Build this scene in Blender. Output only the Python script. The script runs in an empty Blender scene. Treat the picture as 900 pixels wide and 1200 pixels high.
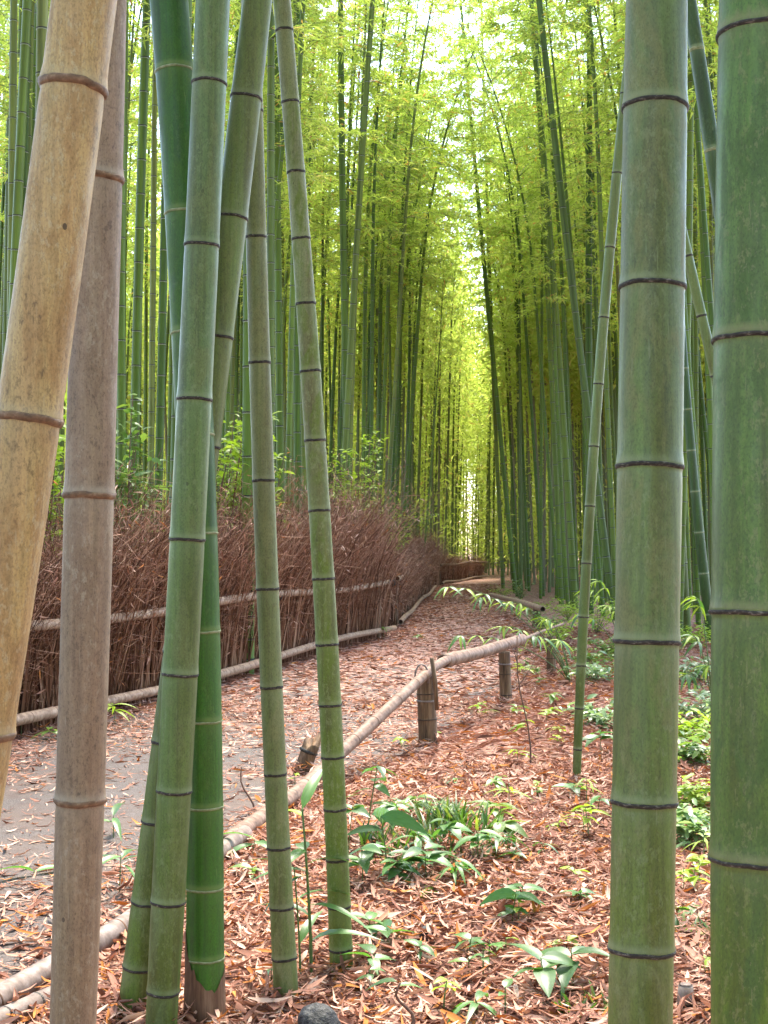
import bpy, math, random
import numpy as np
from mathutils import Vector, Matrix, Euler

rad = math.radians
rng = np.random.default_rng(7)
random.seed(7)
SC = bpy.context.scene
COL = SC.collection

# ------------------------------------------------------------------ camera
CAM_H, FPX, PITCH = 1.35, 1600.0, math.atan(40 / 1600.0)
cam_data = bpy.data.cameras.new("camera")
cam_data.sensor_fit = 'HORIZONTAL'
cam_data.sensor_width = 36.0
cam_data.lens = 36.0 * FPX / 900.0
cam_data.clip_start = 0.05
cam_data.clip_end = 3000.0
cam_data.dof.use_dof = True
cam_data.dof.focus_distance = 4.2
cam_data.dof.aperture_fstop = 32.0
cam = bpy.data.objects.new("camera", cam_data)
COL.objects.link(cam)
cam.location = (0, 0, CAM_H)
cam.rotation_euler = (math.pi / 2 + PITCH, 0, 0)
SC.camera = cam

# ------------------------------------------------------------------ sky, sun, exposure
SUN_EL, SUN_AZ = rad(60), rad(14)         # azimuth clockwise from +Y (the view direction)
world = bpy.data.worlds.new("World")
SC.world = world
world.use_nodes = True
wn = world.node_tree
wn.nodes.clear()
w_out = wn.nodes.new("ShaderNodeOutputWorld")
w_bg = wn.nodes.new("ShaderNodeBackground")
w_sky = wn.nodes.new("ShaderNodeTexSky")
w_sky.sky_type = 'NISHITA'
w_sky.sun_disc = False
w_sky.sun_elevation = SUN_EL
w_sky.sun_rotation = SUN_AZ
w_sky.air_density = 1.0
w_sky.dust_density = 1.5
w_sky.ozone_density = 1.0
w_bg.inputs["Strength"].default_value = 0.15
wn.links.new(w_sky.outputs[0], w_bg.inputs[0])
wn.links.new(w_bg.outputs[0], w_out.inputs[0])
sun_data = bpy.data.lights.new("sun", 'SUN')
sun_data.energy = 1.5
sun_data.angle = rad(12)
sun_data.color = (1.0, 0.93, 0.80)
sun = bpy.data.objects.new("sun", sun_data)
COL.objects.link(sun)
sd = Vector((math.sin(SUN_AZ) * math.cos(SUN_EL), math.cos(SUN_AZ) * math.cos(SUN_EL), math.sin(SUN_EL)))
sun.rotation_euler = sd.to_track_quat('Z', 'Y').to_euler()
sun.location = (0, 0, 30)
vs = SC.view_settings
vs.view_transform = 'Standard'
vs.look = 'None'
vs.exposure = 3.1
vs.gamma = 1.0
SC.cycles.max_bounces = 12
SC.cycles.diffuse_bounces = 5
SC.cycles.glossy_bounces = 2
SC.cycles.transmission_bounces = 8
SC.cycles.use_denoising = True
SC.cycles.caustics_reflective = False
SC.cycles.caustics_refractive = False


# ------------------------------------------------------------------ helpers
def ray(px, py):
    u, v = (px - 450) / FPX, (600 - py) / FPX
    c, s = math.cos(PITCH), math.sin(PITCH)
    return np.array([u, c - v * s, s + v * c])


def P(px, py, d):
    """Point seen at a photograph pixel, d metres ahead of the camera."""
    r = ray(px, py)
    return np.array([0, 0, CAM_H]) + r * (d / r[1])


def G(px, py, z=0.0):
    """Point of the ground (height z) seen at a photograph pixel."""
    r = ray(px, py)
    return np.array([0, 0, CAM_H]) + r * ((z - CAM_H) / r[2])


def empty(name, loc, label=None, cat=None, group=None, kind=None):
    o = bpy.data.objects.new(name, None)
    o.empty_display_size = 0.1
    COL.objects.link(o)
    o.location = tuple(float(a) for a in loc)
    return tag(o, label, cat, group, kind)


def tag(o, label=None, cat=None, group=None, kind=None):
    if label: o["label"] = label
    if cat: o["category"] = cat
    if group: o["group"] = group
    if kind: o["kind"] = kind
    return o


def mesh_np(name, verts, quads=None, tris=None, mats=(), mat_idx=None, smooth=True, attrs=None):
    me = bpy.data.meshes.new(name)
    verts = np.asarray(verts, dtype=np.float32).reshape(-1, 3)
    me.vertices.add(len(verts))
    me.vertices.foreach_set("co", verts.ravel())
    idx, starts, n = [], [], 0
    if quads is not None and len(quads):
        q = np.asarray(quads, dtype=np.int32).reshape(-1, 4)
        idx.append(q.ravel()); starts.append(n + 4 * np.arange(len(q))); n += 4 * len(q)
    if tris is not None and len(tris):
        t = np.asarray(tris, dtype=np.int32).reshape(-1, 3)
        idx.append(t.ravel()); starts.append(n + 3 * np.arange(len(t))); n += 3 * len(t)
    idx = np.concatenate(idx); starts = np.concatenate(starts).astype(np.int32)
    me.loops.add(len(idx))
    me.loops.foreach_set("vertex_index", idx)
    me.polygons.add(len(starts))
    me.polygons.foreach_set("loop_start", starts)
    me.polygons.foreach_set("use_smooth", np.full(len(starts), smooth))
    for m in mats:
        me.materials.append(m)
    if mat_idx is not None:
        me.polygons.foreach_set("material_index", np.asarray(mat_idx, dtype=np.int32))
    for k, v in (attrs or {}).items():
        a = me.attributes.new(k, 'FLOAT', 'POINT')
        a.data.foreach_set("value", np.asarray(v, dtype=np.float32))
    me.update(calc_edges=True)
    return me


def obj(name, me, parent=None, loc=(0, 0, 0), rot=None):
    o = bpy.data.objects.new(name, me)
    COL.objects.link(o)
    o.parent = parent
    o.location = tuple(float(a) for a in loc)
    if rot is not None: o.rotation_euler = rot
    return o


class Geo:
    """Collects arrays of vertices and faces for one mesh."""
    def __init__(s):
        s.v, s.q, s.t, s.qm, s.tm, s.n = [], [], [], [], [], 0

    def add(s, v, q=None, t=None, m=0):
        v = np.asarray(v, float).reshape(-1, 3)
        if q is not None and len(q):
            q = np.asarray(q).reshape(-1, 4) + s.n
            s.q.append(q); s.qm.append(np.broadcast_to(np.asarray(m), (len(q),)))
        if t is not None and len(t):
            t = np.asarray(t).reshape(-1, 3) + s.n
            s.t.append(t); s.tm.append(np.broadcast_to(np.asarray(m), (len(t),)))
        s.v.append(v); s.n += len(v)

    def mesh(s, name, mats, smooth=True, attrs=None):
        q = np.concatenate(s.q) if s.q else None
        t = np.concatenate(s.t) if s.t else None
        mi = np.concatenate(s.qm + s.tm)
        return mesh_np(name, np.concatenate(s.v), q, t, mats, mi, smooth, attrs)


def frames(pts):
    """Tangent and two normals at each point of a polyline."""
    t = np.gradient(pts, axis=0)
    t /= np.linalg.norm(t, axis=1)[:, None] + 1e-12
    ref = np.array([1.0, 0, 0]) if abs(t[0][0]) < 0.8 else np.array([0, 0, 1.0])
    a = ref - t * (t @ ref)[:, None]
    a /= np.linalg.norm(a, axis=1)[:, None]
    return t, a, np.cross(t, a)


def lathe(pts, r, sides=16, cap=(False, False)):
    pts = np.asarray(pts, float); r = np.asarray(r, float)
    t, a, b = frames(pts)
    th = np.arange(sides) * 2 * math.pi / sides
    v = pts[:, None, :] + r[:, None, None] * (np.cos(th)[None, :, None] * a[:, None, :] + np.sin(th)[None, :, None] * b[:, None, :])
    M = len(pts)
    i = np.arange(M - 1)[:, None] * sides
    k = np.arange(sides)[None, :]
    k2 = (k + 1) % sides
    q = np.stack([i + k, i + k2, i + sides + k2, i + sides + k], -1).reshape(-1, 4)
    v = v.reshape(-1, 3)
    tr = []
    if cap[0]:
        v = np.vstack([v, pts[0]]); c = len(v) - 1
        tr += [(c, (j + 1) % sides, j) for j in range(sides)]
    if cap[1]:
        v = np.vstack([v, pts[-1]]); c = len(v) - 1; o = (M - 1) * sides
        tr += [(c, o + j, o + (j + 1) % sides) for j in range(sides)]
    return v, q, np.array(tr, int).reshape(-1, 3)


def tubes(paths, radii, sides=3):
    """Many tubes of one topology. paths N,S,3; radii N,S."""
    N, S, _ = paths.shape
    t = np.gradient(paths, axis=1)
    t /= np.linalg.norm(t, axis=2)[..., None] + 1e-12
    ref = np.where(np.abs(t[:, :1, 2:3]) < 0.85, np.array([0, 0, 1.0]), np.array([1.0, 0, 0]))
    a = np.cross(t, np.broadcast_to(ref, t.shape)); a /= np.linalg.norm(a, axis=2)[..., None] + 1e-12
    b = np.cross(t, a)
    th = np.arange(sides) * 2 * math.pi / sides
    v = paths[:, :, None, :] + radii[:, :, None, None] * (np.cos(th)[:, None] * a[:, :, None, :] + np.sin(th)[:, None] * b[:, :, None, :])
    base = (np.arange(N) * S * sides)[:, None, None]
    i = (np.arange(S - 1) * sides)[None, :, None]
    k = np.arange(sides)[None, None, :]; k2 = (k + 1) % sides
    q = np.stack([base + i + k, base + i + k2, base + i + sides + k2, base + i + sides + k], -1).reshape(-1, 4)
    return v.reshape(-1, 3), q


def unit(v):
    return v / (np.linalg.norm(v, axis=-1, keepdims=True) + 1e-12)


def flat_leaves(pos, d, nrm, L, W):
    """Lance-shaped leaves of four vertices, N of them: root, two shoulders, tip; the two halves fold along the midrib."""
    d = unit(d); side = unit(np.cross(d, nrm)); up = np.cross(side, d)
    L = L[:, None]; W = W[:, None]
    tip = pos + d * L - up * L * 0.12
    m = pos + d * L * 0.38
    v = np.stack([pos, m + side * W * .5 + up * W * .2, tip, m - side * W * .5 + up * W * .2], 1)
    n = np.arange(len(pos))[:, None] * 4
    t = np.concatenate([n + np.array([[0, 1, 2]]), n + np.array([[0, 2, 3]])])
    return v.reshape(-1, 3), t


def curled_leaves(pos, d, nrm, L, W, curl, cup):
    """Dry leaves / sheath pieces: 4 stations x 3 across, curled along and cupped across."""
    d = unit(d); side = unit(np.cross(d, nrm)); up = np.cross(side, d)
    s = np.array([0, .3, .68, 1.0]); wd = np.array([.28, 1.0, .8, .04])
    N = len(pos)
    out = np.zeros((N, 4, 3, 3))
    for i in range(4):
        c = pos + d * ((s[i] - .5) * L)[:, None] + up * (curl * L * ((s[i] - .5) ** 2) * 4)[:, None]
        for j, x in enumerate((-1, 0, 1)):
            out[:, i, j] = c + side * (x * wd[i] * W * .5)[:, None] + up * (cup * W * wd[i] * abs(x))[:, None]
    b = (np.arange(N) * 12)[:, None]
    q = np.concatenate([b + np.array([[3 * i + j, 3 * i + j + 1, 3 * i + j + 4, 3 * i + j + 3]]) for i in range(3) for j in range(2)])
    return out.reshape(-1, 3), q


# ------------------------------------------------------------------ materials
def new_mat(name):
    m = bpy.data.materials.new(name)
    m.use_nodes = True
    nt = m.node_tree
    b = nt.nodes["Principled BSDF"]
    return m, nt, b


def ND(nt, t, **kw):
    n = nt.nodes.new(t)
    for k, v in kw.items():
        if k in n.inputs.keys() if hasattr(n.inputs, "keys") else False:
            n.inputs[k].default_value = v
        else:
            setattr(n, k, v)
    return n


def ramp(nt, stops, interp='LINEAR'):
    n = nt.nodes.new("ShaderNodeValToRGB")
    e = n.color_ramp.elements
    n.color_ramp.interpolation = interp
    while len(e) > 1: e.remove(e[0])
    e[0].position, e[0].color = stops[0][0], (*stops[0][1], 1)
    for p, c in stops[1:]:
        x = e.new(p); x.color = (*c, 1)
    return n


def noise(nt, vec, scale, detail=3, rough=0.5, dist=0.0):
    n = nt.nodes.new("ShaderNodeTexNoise")
    n.inputs["Scale"].default_value = scale
    n.inputs["Detail"].default_value = detail
    n.inputs["Roughness"].default_value = rough
    n.inputs["Distortion"].default_value = dist
    if vec is not None: nt.links.new(vec, n.inputs["Vector"])
    return n


def mapping(nt, vec, scale):
    n = nt.nodes.new("ShaderNodeMapping")
    n.inputs["Scale"].default_value = scale
    nt.links.new(vec, n.inputs["Vector"])
    return n.outputs[0]


def mix(nt, fac, a, b, mode='MIX'):
    n = nt.nodes.new("ShaderNodeMix")
    n.data_type = 'RGBA'; n.blend_type = mode
    for sock, val in ((n.inputs[0], fac), (n.inputs[6], a), (n.inputs[7], b)):
        if isinstance(val, (int, float)): sock.default_value = val
        elif isinstance(val, tuple): sock.default_value = (*val, 1)
        else: nt.links.new(val, sock)
    return n.outputs[2]


def mathn(nt, op, a, b=0.0, clamp=False):
    n = nt.nodes.new("ShaderNodeMath"); n.operation = op; n.use_clamp = clamp
    for sock, val in ((n.inputs[0], a), (n.inputs[1], b)):
        if isinstance(val, (int, float)): sock.default_value = val
        else: nt.links.new(val, sock)
    return n.outputs[0]


def maprange(nt, v, a, b, c=0.0, d=1.0):
    n = nt.nodes.new("ShaderNodeMapRange")
    nt.links.new(v, n.inputs[0])
    for i, x in enumerate((a, b, c, d)): n.inputs[i + 1].default_value = x
    return n.outputs[0]


def bump(nt, b, h, strength=0.3, dist=0.01):
    n = nt.nodes.new("ShaderNodeBump")
    n.inputs["Strength"].default_value = strength
    n.inputs["Distance"].default_value = dist
    nt.links.new(h, n.inputs["Height"])
    nt.links.new(n.outputs[0], b.inputs["Normal"])


def culm_mat(name, low, high, patch, spot, bloom=(0.30, 0.36, 0.32), rough=0.42, patch_amt=0.5, spot_amt=0.6, bloom_amt=0.5, z0=0.2, z1=2.4, seed=0.0, gain=.5, grain=1.0, blue=.72):
    """Skin of a bamboo culm: colour drifting from the old lower joints to the waxy upper ones (partly painted-in ground bounce and sky reflection), streaks along the grain, blotches, lichen, scratches, specks and a wax bloom at the joints."""
    m, nt, b = new_mat(name)
    tc = nt.nodes.new("ShaderNodeTexCoord")
    mp = nt.nodes.new("ShaderNodeMapping")
    mp.inputs["Location"].default_value = (seed, seed * 1.7, seed * 0.6)
    nt.links.new(tc.outputs["Object"], mp.inputs["Vector"])
    v = mp.outputs[0]
    sep = nt.nodes.new("ShaderNodeSeparateXYZ"); nt.links.new(tc.outputs["Object"], sep.inputs[0])
    big = noise(nt, mapping(nt, v, (7, 7, 1.6)), 1.0, 3, .55)
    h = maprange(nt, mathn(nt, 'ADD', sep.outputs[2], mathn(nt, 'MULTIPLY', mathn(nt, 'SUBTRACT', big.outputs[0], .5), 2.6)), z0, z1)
    c = mix(nt, h, low, high)  # height tint: real wax and algae, partly painted sky reflection and ground bounce
    streak = noise(nt, mapping(nt, v, (110, 110, 2.2)), 1.0, 4, .6)
    c = mix(nt, .6, c, mix(nt, 1.0, c, ramp_out(nt, streak.outputs[0], [(.25, (.5, .5, .5)), (.75, (1.4, 1.4, 1.4))]), 'MULTIPLY'))
    wide = noise(nt, mapping(nt, v, (22, 22, 1.1)), 1.0, 3, .5)
    c = mix(nt, grain, c, mix(nt, 1.0, c, ramp_out(nt, wide.outputs[0], [(.32, (.80, .68, .58)), (.48, (1, 1, 1)), (.68, (1.12, 1.25, 1.12))]), 'MULTIPLY'))
    pt = noise(nt, mapping(nt, v, (20, 20, 7)), 1.0, 6, .68, .6)
    c = mix(nt, maprange(nt, pt.outputs[0], .49, .60, 0, patch_amt), c, patch)
    # grey lichen and grime in small ragged flecks
    li = noise(nt, mapping(nt, v, (85, 85, 45)), 1.0, 6, .72, .3)
    zone = noise(nt, mapping(nt, v, (9, 9, 3)), 1.0, 2, .5)
    lz = mathn(nt, 'MULTIPLY', maprange(nt, li.outputs[0], .54, .585), maprange(nt, zone.outputs[0], .42, .55))
    c = mix(nt, mathn(nt, 'MULTIPLY', lz, .55 * spot_amt), c, bloom)
    gz = mathn(nt, 'MULTIPLY', maprange(nt, li.outputs[0], .46, .38), maprange(nt, zone.outputs[0], .58, .4))
    c = mix(nt, mathn(nt, 'MULTIPLY', gz, .6 * spot_amt), c, spot)
    di = noise(nt, mapping(nt, v, (320, 320, 170)), 1.0, 4, .7)
    c = mix(nt, .65, c, mix(nt, 1.0, c, ramp_out(nt, di.outputs[0], [(.36, (.55, .52, .48)), (.48, (1, 1, 1)), (.62, (1.22, 1.2, 1.15))]), 'MULTIPLY'))
    # long pale scratches
    sc = noise(nt, mapping(nt, v, (160, 160, 9)), 1.0, 2, .5, .2)
    c = mix(nt, mathn(nt, 'MULTIPLY', maprange(nt, sc.outputs[0], .70, .74), .45), c, bloom)
    sp = nt.nodes.new("ShaderNodeTexVoronoi"); sp.inputs["Scale"].default_value = 26
    nt.links.new(mapping(nt, v, (1, 1, .7)), sp.inputs["Vector"])
    pick = nt.nodes.new("ShaderNodeSeparateColor"); nt.links.new(sp.outputs["Color"], pick.inputs[0])
    sz = mathn(nt, 'MULTIPLY', maprange(nt, pick.outputs[0], .72, 1.0, 0.0, 1.0), .13)
    c = mix(nt, mathn(nt, 'MULTIPLY', mathn(nt, 'LESS_THAN', sp.outputs["Distance"], sz), spot_amt), c, spot)
    at = nt.nodes.new("ShaderNodeAttribute"); at.attribute_name = "bloom"
    bf = mathn(nt, 'MULTIPLY', at.outputs["Fac"], maprange(nt, pt.outputs[0], .35, .6, .45, 1.0))
    c = mix(nt, mathn(nt, 'MULTIPLY', bf, min(1.0, bloom_amt * 1.9)), c, bloom)
    c = mix(nt, 1.0, c, (gain * .98, gain * 1.0, gain * blue), 'MULTIPLY')
    nt.links.new(c, b.inputs["Base Color"])
    nt.links.new(maprange(nt, pt.outputs[0], .3, .7, rough - .04, rough + .2), b.inputs["Roughness"])
    b.inputs["Specular IOR Level"].default_value = 0.35
    bump(nt, b, mathn(nt, 'ADD', streak.outputs[0], mathn(nt, 'MULTIPLY', li.outputs[0], .5)), .16, .002)
    return m


def ramp_out(nt, v, stops):
    r = ramp(nt, stops)
    nt.links.new(v, r.inputs[0])
    return r.outputs[0]


def simple_mat(name, stops, scale=(8, 8, 8), rough=0.75, bumpy=.3, bdist=.004, detail=5, spec=.3):
    m, nt, b = new_mat(name)
    tc = nt.nodes.new("ShaderNodeTexCoord")
    n = noise(nt, mapping(nt, tc.outputs["Object"], scale), 1.0, detail, .6)
    nt.links.new(ramp_out(nt, n.outputs[0], stops), b.inputs["Base Color"])
    b.inputs["Roughness"].default_value = rough
    b.inputs["Specular IOR Level"].default_value = spec
    if bumpy: bump(nt, b, n.outputs[0], bumpy, bdist)
    return m


def leaf_mat(name, stops, trans, amount=.5, rough=.5, obj_var=.25, spec=.4, veins=False):
    """Leaf blade: colour differs leaf by leaf, lets light through."""
    m, nt, b = new_mat(name)
    g = nt.nodes.new("ShaderNodeNewGeometry")
    oi = nt.nodes.new("ShaderNodeObjectInfo")
    c = ramp_out(nt, g.outputs["Random Per Island"], stops)
    var = ramp_out(nt, oi.outputs["Random"], [(0, (1 - obj_var,) * 3), (1, (1 + obj_var, 1 + obj_var, 1))])
    c = mix(nt, 1.0, c, var, 'MULTIPLY')
    if veins:
        uv = nt.nodes.new("ShaderNodeTexCoord")
        nz = noise(nt, mapping(nt, uv.outputs["Object"], (18, 150, 18)), 1.0, 2, .5)
        c = mix(nt, .35, c, mix(nt, 1.0, c, ramp_out(nt, nz.outputs[0], [(.3, (.6, .65, .6)), (.7, (1.4, 1.35, 1.3))]), 'MULTIPLY'))
    nt.links.new(c, b.inputs["Base Color"])
    b.inputs["Roughness"].default_value = rough
    b.inputs["Specular IOR Level"].default_value = spec
    if amount > 0:
        tr = nt.nodes.new("ShaderNodeBsdfTranslucent")
        nt.links.new(mix(nt, 1.0, c, trans, 'MULTIPLY'), tr.inputs[0])
        ms = nt.nodes.new("ShaderNodeMixShader"); ms.inputs[0].default_value = amount
        nt.links.new(b.outputs[0], ms.inputs[1]); nt.links.new(tr.outputs[0], ms.inputs[2])
        nt.links.new(ms.outputs[0], nt.nodes["Material Output"].inputs[0])
    return m


M = {}
M['tan'] = culm_mat("dry_tan_culm", (.49, .285, .125), (.53, .34, .18), (.36, .19, .085), (.12, .07, .04), (.56, .44, .32), .5, .65, 1.0, .3, seed=1, gain=.60, grain=.5, blue=.8)
M['greytan'] = culm_mat("dry_grey_culm", (.32, .205, .14), (.36, .24, .19), (.25, .16, .115), (.10, .06, .045), (.48, .39, .33), .55, .65, .9, .4, seed=2, gain=.58, grain=.45, blue=.88)
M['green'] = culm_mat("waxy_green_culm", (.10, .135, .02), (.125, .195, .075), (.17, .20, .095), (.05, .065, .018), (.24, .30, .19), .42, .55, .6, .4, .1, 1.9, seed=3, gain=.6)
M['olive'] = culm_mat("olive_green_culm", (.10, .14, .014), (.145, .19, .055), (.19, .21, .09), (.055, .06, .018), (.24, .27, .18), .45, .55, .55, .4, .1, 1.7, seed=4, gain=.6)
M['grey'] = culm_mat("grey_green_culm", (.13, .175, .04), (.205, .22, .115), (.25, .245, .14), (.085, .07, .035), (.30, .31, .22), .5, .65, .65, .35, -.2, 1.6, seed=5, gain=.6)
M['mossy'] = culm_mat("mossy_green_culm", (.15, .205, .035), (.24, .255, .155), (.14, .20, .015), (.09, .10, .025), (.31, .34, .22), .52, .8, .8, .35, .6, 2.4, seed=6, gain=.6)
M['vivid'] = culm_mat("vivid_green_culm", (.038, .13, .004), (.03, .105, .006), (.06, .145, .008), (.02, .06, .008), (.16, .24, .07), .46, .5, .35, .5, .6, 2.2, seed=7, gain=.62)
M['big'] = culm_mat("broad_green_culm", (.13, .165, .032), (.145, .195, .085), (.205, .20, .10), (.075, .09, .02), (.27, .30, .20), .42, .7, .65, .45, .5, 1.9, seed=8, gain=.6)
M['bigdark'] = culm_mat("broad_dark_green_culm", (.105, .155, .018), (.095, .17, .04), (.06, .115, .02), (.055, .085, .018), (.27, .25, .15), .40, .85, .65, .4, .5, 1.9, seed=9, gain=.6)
M['slim'] = culm_mat("slim_green_culm", (.10, .14, .018), (.16, .215, .075), (.17, .21, .09), (.075, .09, .028), (.28, .31, .2), .42, .45, .5, .5, .3, 2.5, seed=10, gain=.58)
M['dark'] = culm_mat("dark_green_culm", (.035, .075, .010), (.026, .072, .022), (.05, .09, .018), (.02, .04, .01), (.22, .27, .18), .42, .5, .3, .8, 1, 5, seed=11, gain=.7)
M['ring'] = simple_mat("dark_joint", [(.34, (.008, .007, .006)), (.55, (.03, .025, .02)), (.72, (.16, .14, .12))], (90, 90, 260), .7)
M['tanring'] = simple_mat("brown_joint", [(.3, (.06, .032, .016)), (.55, (.14, .08, .045)), (.8, (.27, .18, .11))], (60, 60, 90), .6)
M['palering'] = simple_mat("pale_joint", [(.3, (.10, .12, .05)), (.7, (.26, .28, .16))], (60, 60, 90), .6)
M['sheath'] = simple_mat("brown_sheath", [(.3, (.04, .018, .009)), (.5, (.11, .052, .028)), (.7, (.2, .11, .065))], (50, 50, 5), .75)
M['dark_wood'] = simple_mat("weathered_post", [(.3, (.026, .014, .008)), (.5, (.11, .062, .033)), (.72, (.23, .145, .085))], (40, 40, 4), .8, .5)
M['pole'] = simple_mat("weathered_pole", [(.3, (.065, .034, .02)), (.5, (.155, .088, .056)), (.7, (.25, .165, .12))], (22, 22, 22), .65, .25)
M['fencepole'] = simple_mat("tan_rail", [(.3, (.11, .06, .034)), (.5, (.24, .15, .095)), (.7, (.36, .255, .18))], (22, 22, 22), .6, .25)
M['palepole'] = simple_mat("bleached_pole", [(.3, (.075, .048, .036)), (.5, (.155, .11, .088)), (.7, (.26, .205, .18))], (20, 20, 20), .65, .25)
M['hollow'] = simple_mat("hollow_end", [(.3, (.03, .02, .014)), (.7, (.07, .045, .03))], (30, 30, 30), .9)
M['wire'] = simple_mat("rusty_wire", [(.3, (.10, .07, .06)), (.7, (.24, .19, .17))], (90, 90, 90), .5)
M['rope'] = simple_mat("black_rope", [(.3, (.012, .01, .01)), (.7, (.04, .034, .03))], (120, 120, 300), .9, .6)
M['stone'] = simple_mat("dark_stone", [(.3, (.007, .007, .008)), (.52, (.022, .021, .021)), (.7, (.09, .085, .08))], (55, 55, 55), .6, .9, .01, 8)
M['bark'] = simple_mat("brown_stem", [(.3, (.07, .035, .025)), (.7, (.16, .09, .06))], (60, 60, 20), .8)
M['gstem'] = simple_mat("green_stem", [(.3, (.05, .09, .02)), (.7, (.10, .15, .04))], (60, 60, 20), .6)
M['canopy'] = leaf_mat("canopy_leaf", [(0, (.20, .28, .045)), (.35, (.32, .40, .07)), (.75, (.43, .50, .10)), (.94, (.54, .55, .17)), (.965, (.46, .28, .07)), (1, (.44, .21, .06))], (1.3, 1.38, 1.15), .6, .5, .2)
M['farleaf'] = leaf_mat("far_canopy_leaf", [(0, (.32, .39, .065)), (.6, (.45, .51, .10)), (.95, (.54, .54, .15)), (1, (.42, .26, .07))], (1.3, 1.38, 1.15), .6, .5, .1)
M['seedleaf'] = leaf_mat("seedling_leaf", [(0, (.06, .14, .04)), (1, (.08, .17, .05))], (1.3, 1.5, .6), .35, .42, .35, .5, True)
M['lime'] = leaf_mat("lime_leaf", [(0, (.20, .29, .03)), (.6, (.27, .37, .05)), (1, (.33, .40, .08))], (1.3, 1.4, .7), .45, .45, .2)
M['under'] = leaf_mat("undergrowth_leaf", [(0, (.06, .13, .03)), (.5, (.12, .20, .05)), (.8, (.20, .28, .06)), (1, (.16, .24, .14))], (1.3, 1.4, .7), .4, .4, .2, .5)
M['silver'] = leaf_mat("silvery_leaf", [(0, (.14, .22, .10)), (.6, (.22, .31, .16)), (1, (.28, .36, .22))], (1.2, 1.3, .8), .4, .35, .2, .5)
M['grass'] = leaf_mat("grass_blade", [(0, (.03, .075, .015)), (.7, (.07, .14, .025)), (1, (.2, .24, .05))], (1.3, 1.4, .7), .35, .45, .2)
M['litter'] = leaf_mat("dry_litter", [(0, (.075, .03, .02)), (.13, (.19, .085, .06)), (.38, (.33, .155, .105)), (.65, (.44, .24, .17)), (.89, (.55, .385, .30)), (.92, (.38, .12, .03)), (1, (.48, .19, .05))], (1.1, .9, .7), .10, .8, .0, .12)
M['twig'] = leaf_mat("brush_twig", [(0, (.035, .015, .008)), (.32, (.12, .048, .026)), (.72, (.26, .125, .075)), (1, (.48, .29, .20))], (1, 1, 1), 0, .8, 0, .2)


def far_culm_mat():
    m, nt, b = new_mat("grove_culm")
    oi = nt.nodes.new("ShaderNodeObjectInfo")
    tc = nt.nodes.new("ShaderNodeTexCoord")
    c = ramp_out(nt, oi.outputs["Random"], [(0, (.045, .085, .012)), (.3, (.07, .115, .02)), (.55, (.095, .145, .028)), (.78, (.12, .155, .045)), (.9, (.15, .16, .07)), (.96, (.03, .085, .025)), (1, (.18, .16, .07))])
    n = noise(nt, mapping(nt, tc.outputs["Object"], (25, 25, .8)), 1.0, 4, .6)
    c = mix(nt, 1.0, c, ramp_out(nt, n.outputs[0], [(.3, (.55, .55, .5)), (.7, (1.45, 1.38, 1.25))]), 'MULTIPLY')
    c = mix(nt, 1.0, c, (.80, .88, .45), 'MULTIPLY')
    nt.links.new(c, b.inputs["Base Color"]); b.inputs["Roughness"].default_value = .55
    b.inputs["Specular IOR Level"].default_value = .25
    return m


M['grove'] = far_culm_mat()
M['wax'] = simple_mat("wax_band", [(.3, (.13, .17, .09)), (.7, (.24, .28, .2))], (30, 30, 30), .6, 0)


def ground_mat():
    m, nt, b = new_mat("forest_floor")
    tc = nt.nodes.new("ShaderNodeTexCoord"); v = tc.outputs["Object"]
    n1 = noise(nt, v, 38, 6, .65, .6)
    vo = nt.nodes.new("ShaderNodeTexVoronoi"); vo.inputs["Scale"].default_value = 22
    nt.links.new(mapping(nt, v, (1, 1.6, 1)), vo.inputs["Vector"])
    sc = nt.nodes.new("ShaderNodeSeparateColor"); nt.links.new(vo.outputs["Color"], sc.inputs[0])
    c = ramp_out(nt, sc.outputs[0], [(0, (.10, .045, .03)), (.3, (.27, .13, .10)), (.6, (.39, .22, .165)), (.9, (.5, .33, .26)), (1, (.42, .16, .06))])
    c = mix(nt, 1.0, c, ramp_out(nt, n1.outputs[0], [(.3, (.45, .42, .4)), (.65, (1.15, 1.12, 1.1))]), 'MULTIPLY')
    nt.links.new(c, b.inputs["Base Color"]); b.inputs["Roughness"].default_value = .9
    b.inputs["Specular IOR Level"].default_value = .15
    bump(nt, b, mathn(nt, 'ADD', n1.outputs[0], sc.outputs[1]), .7, .02)
    return m


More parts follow.
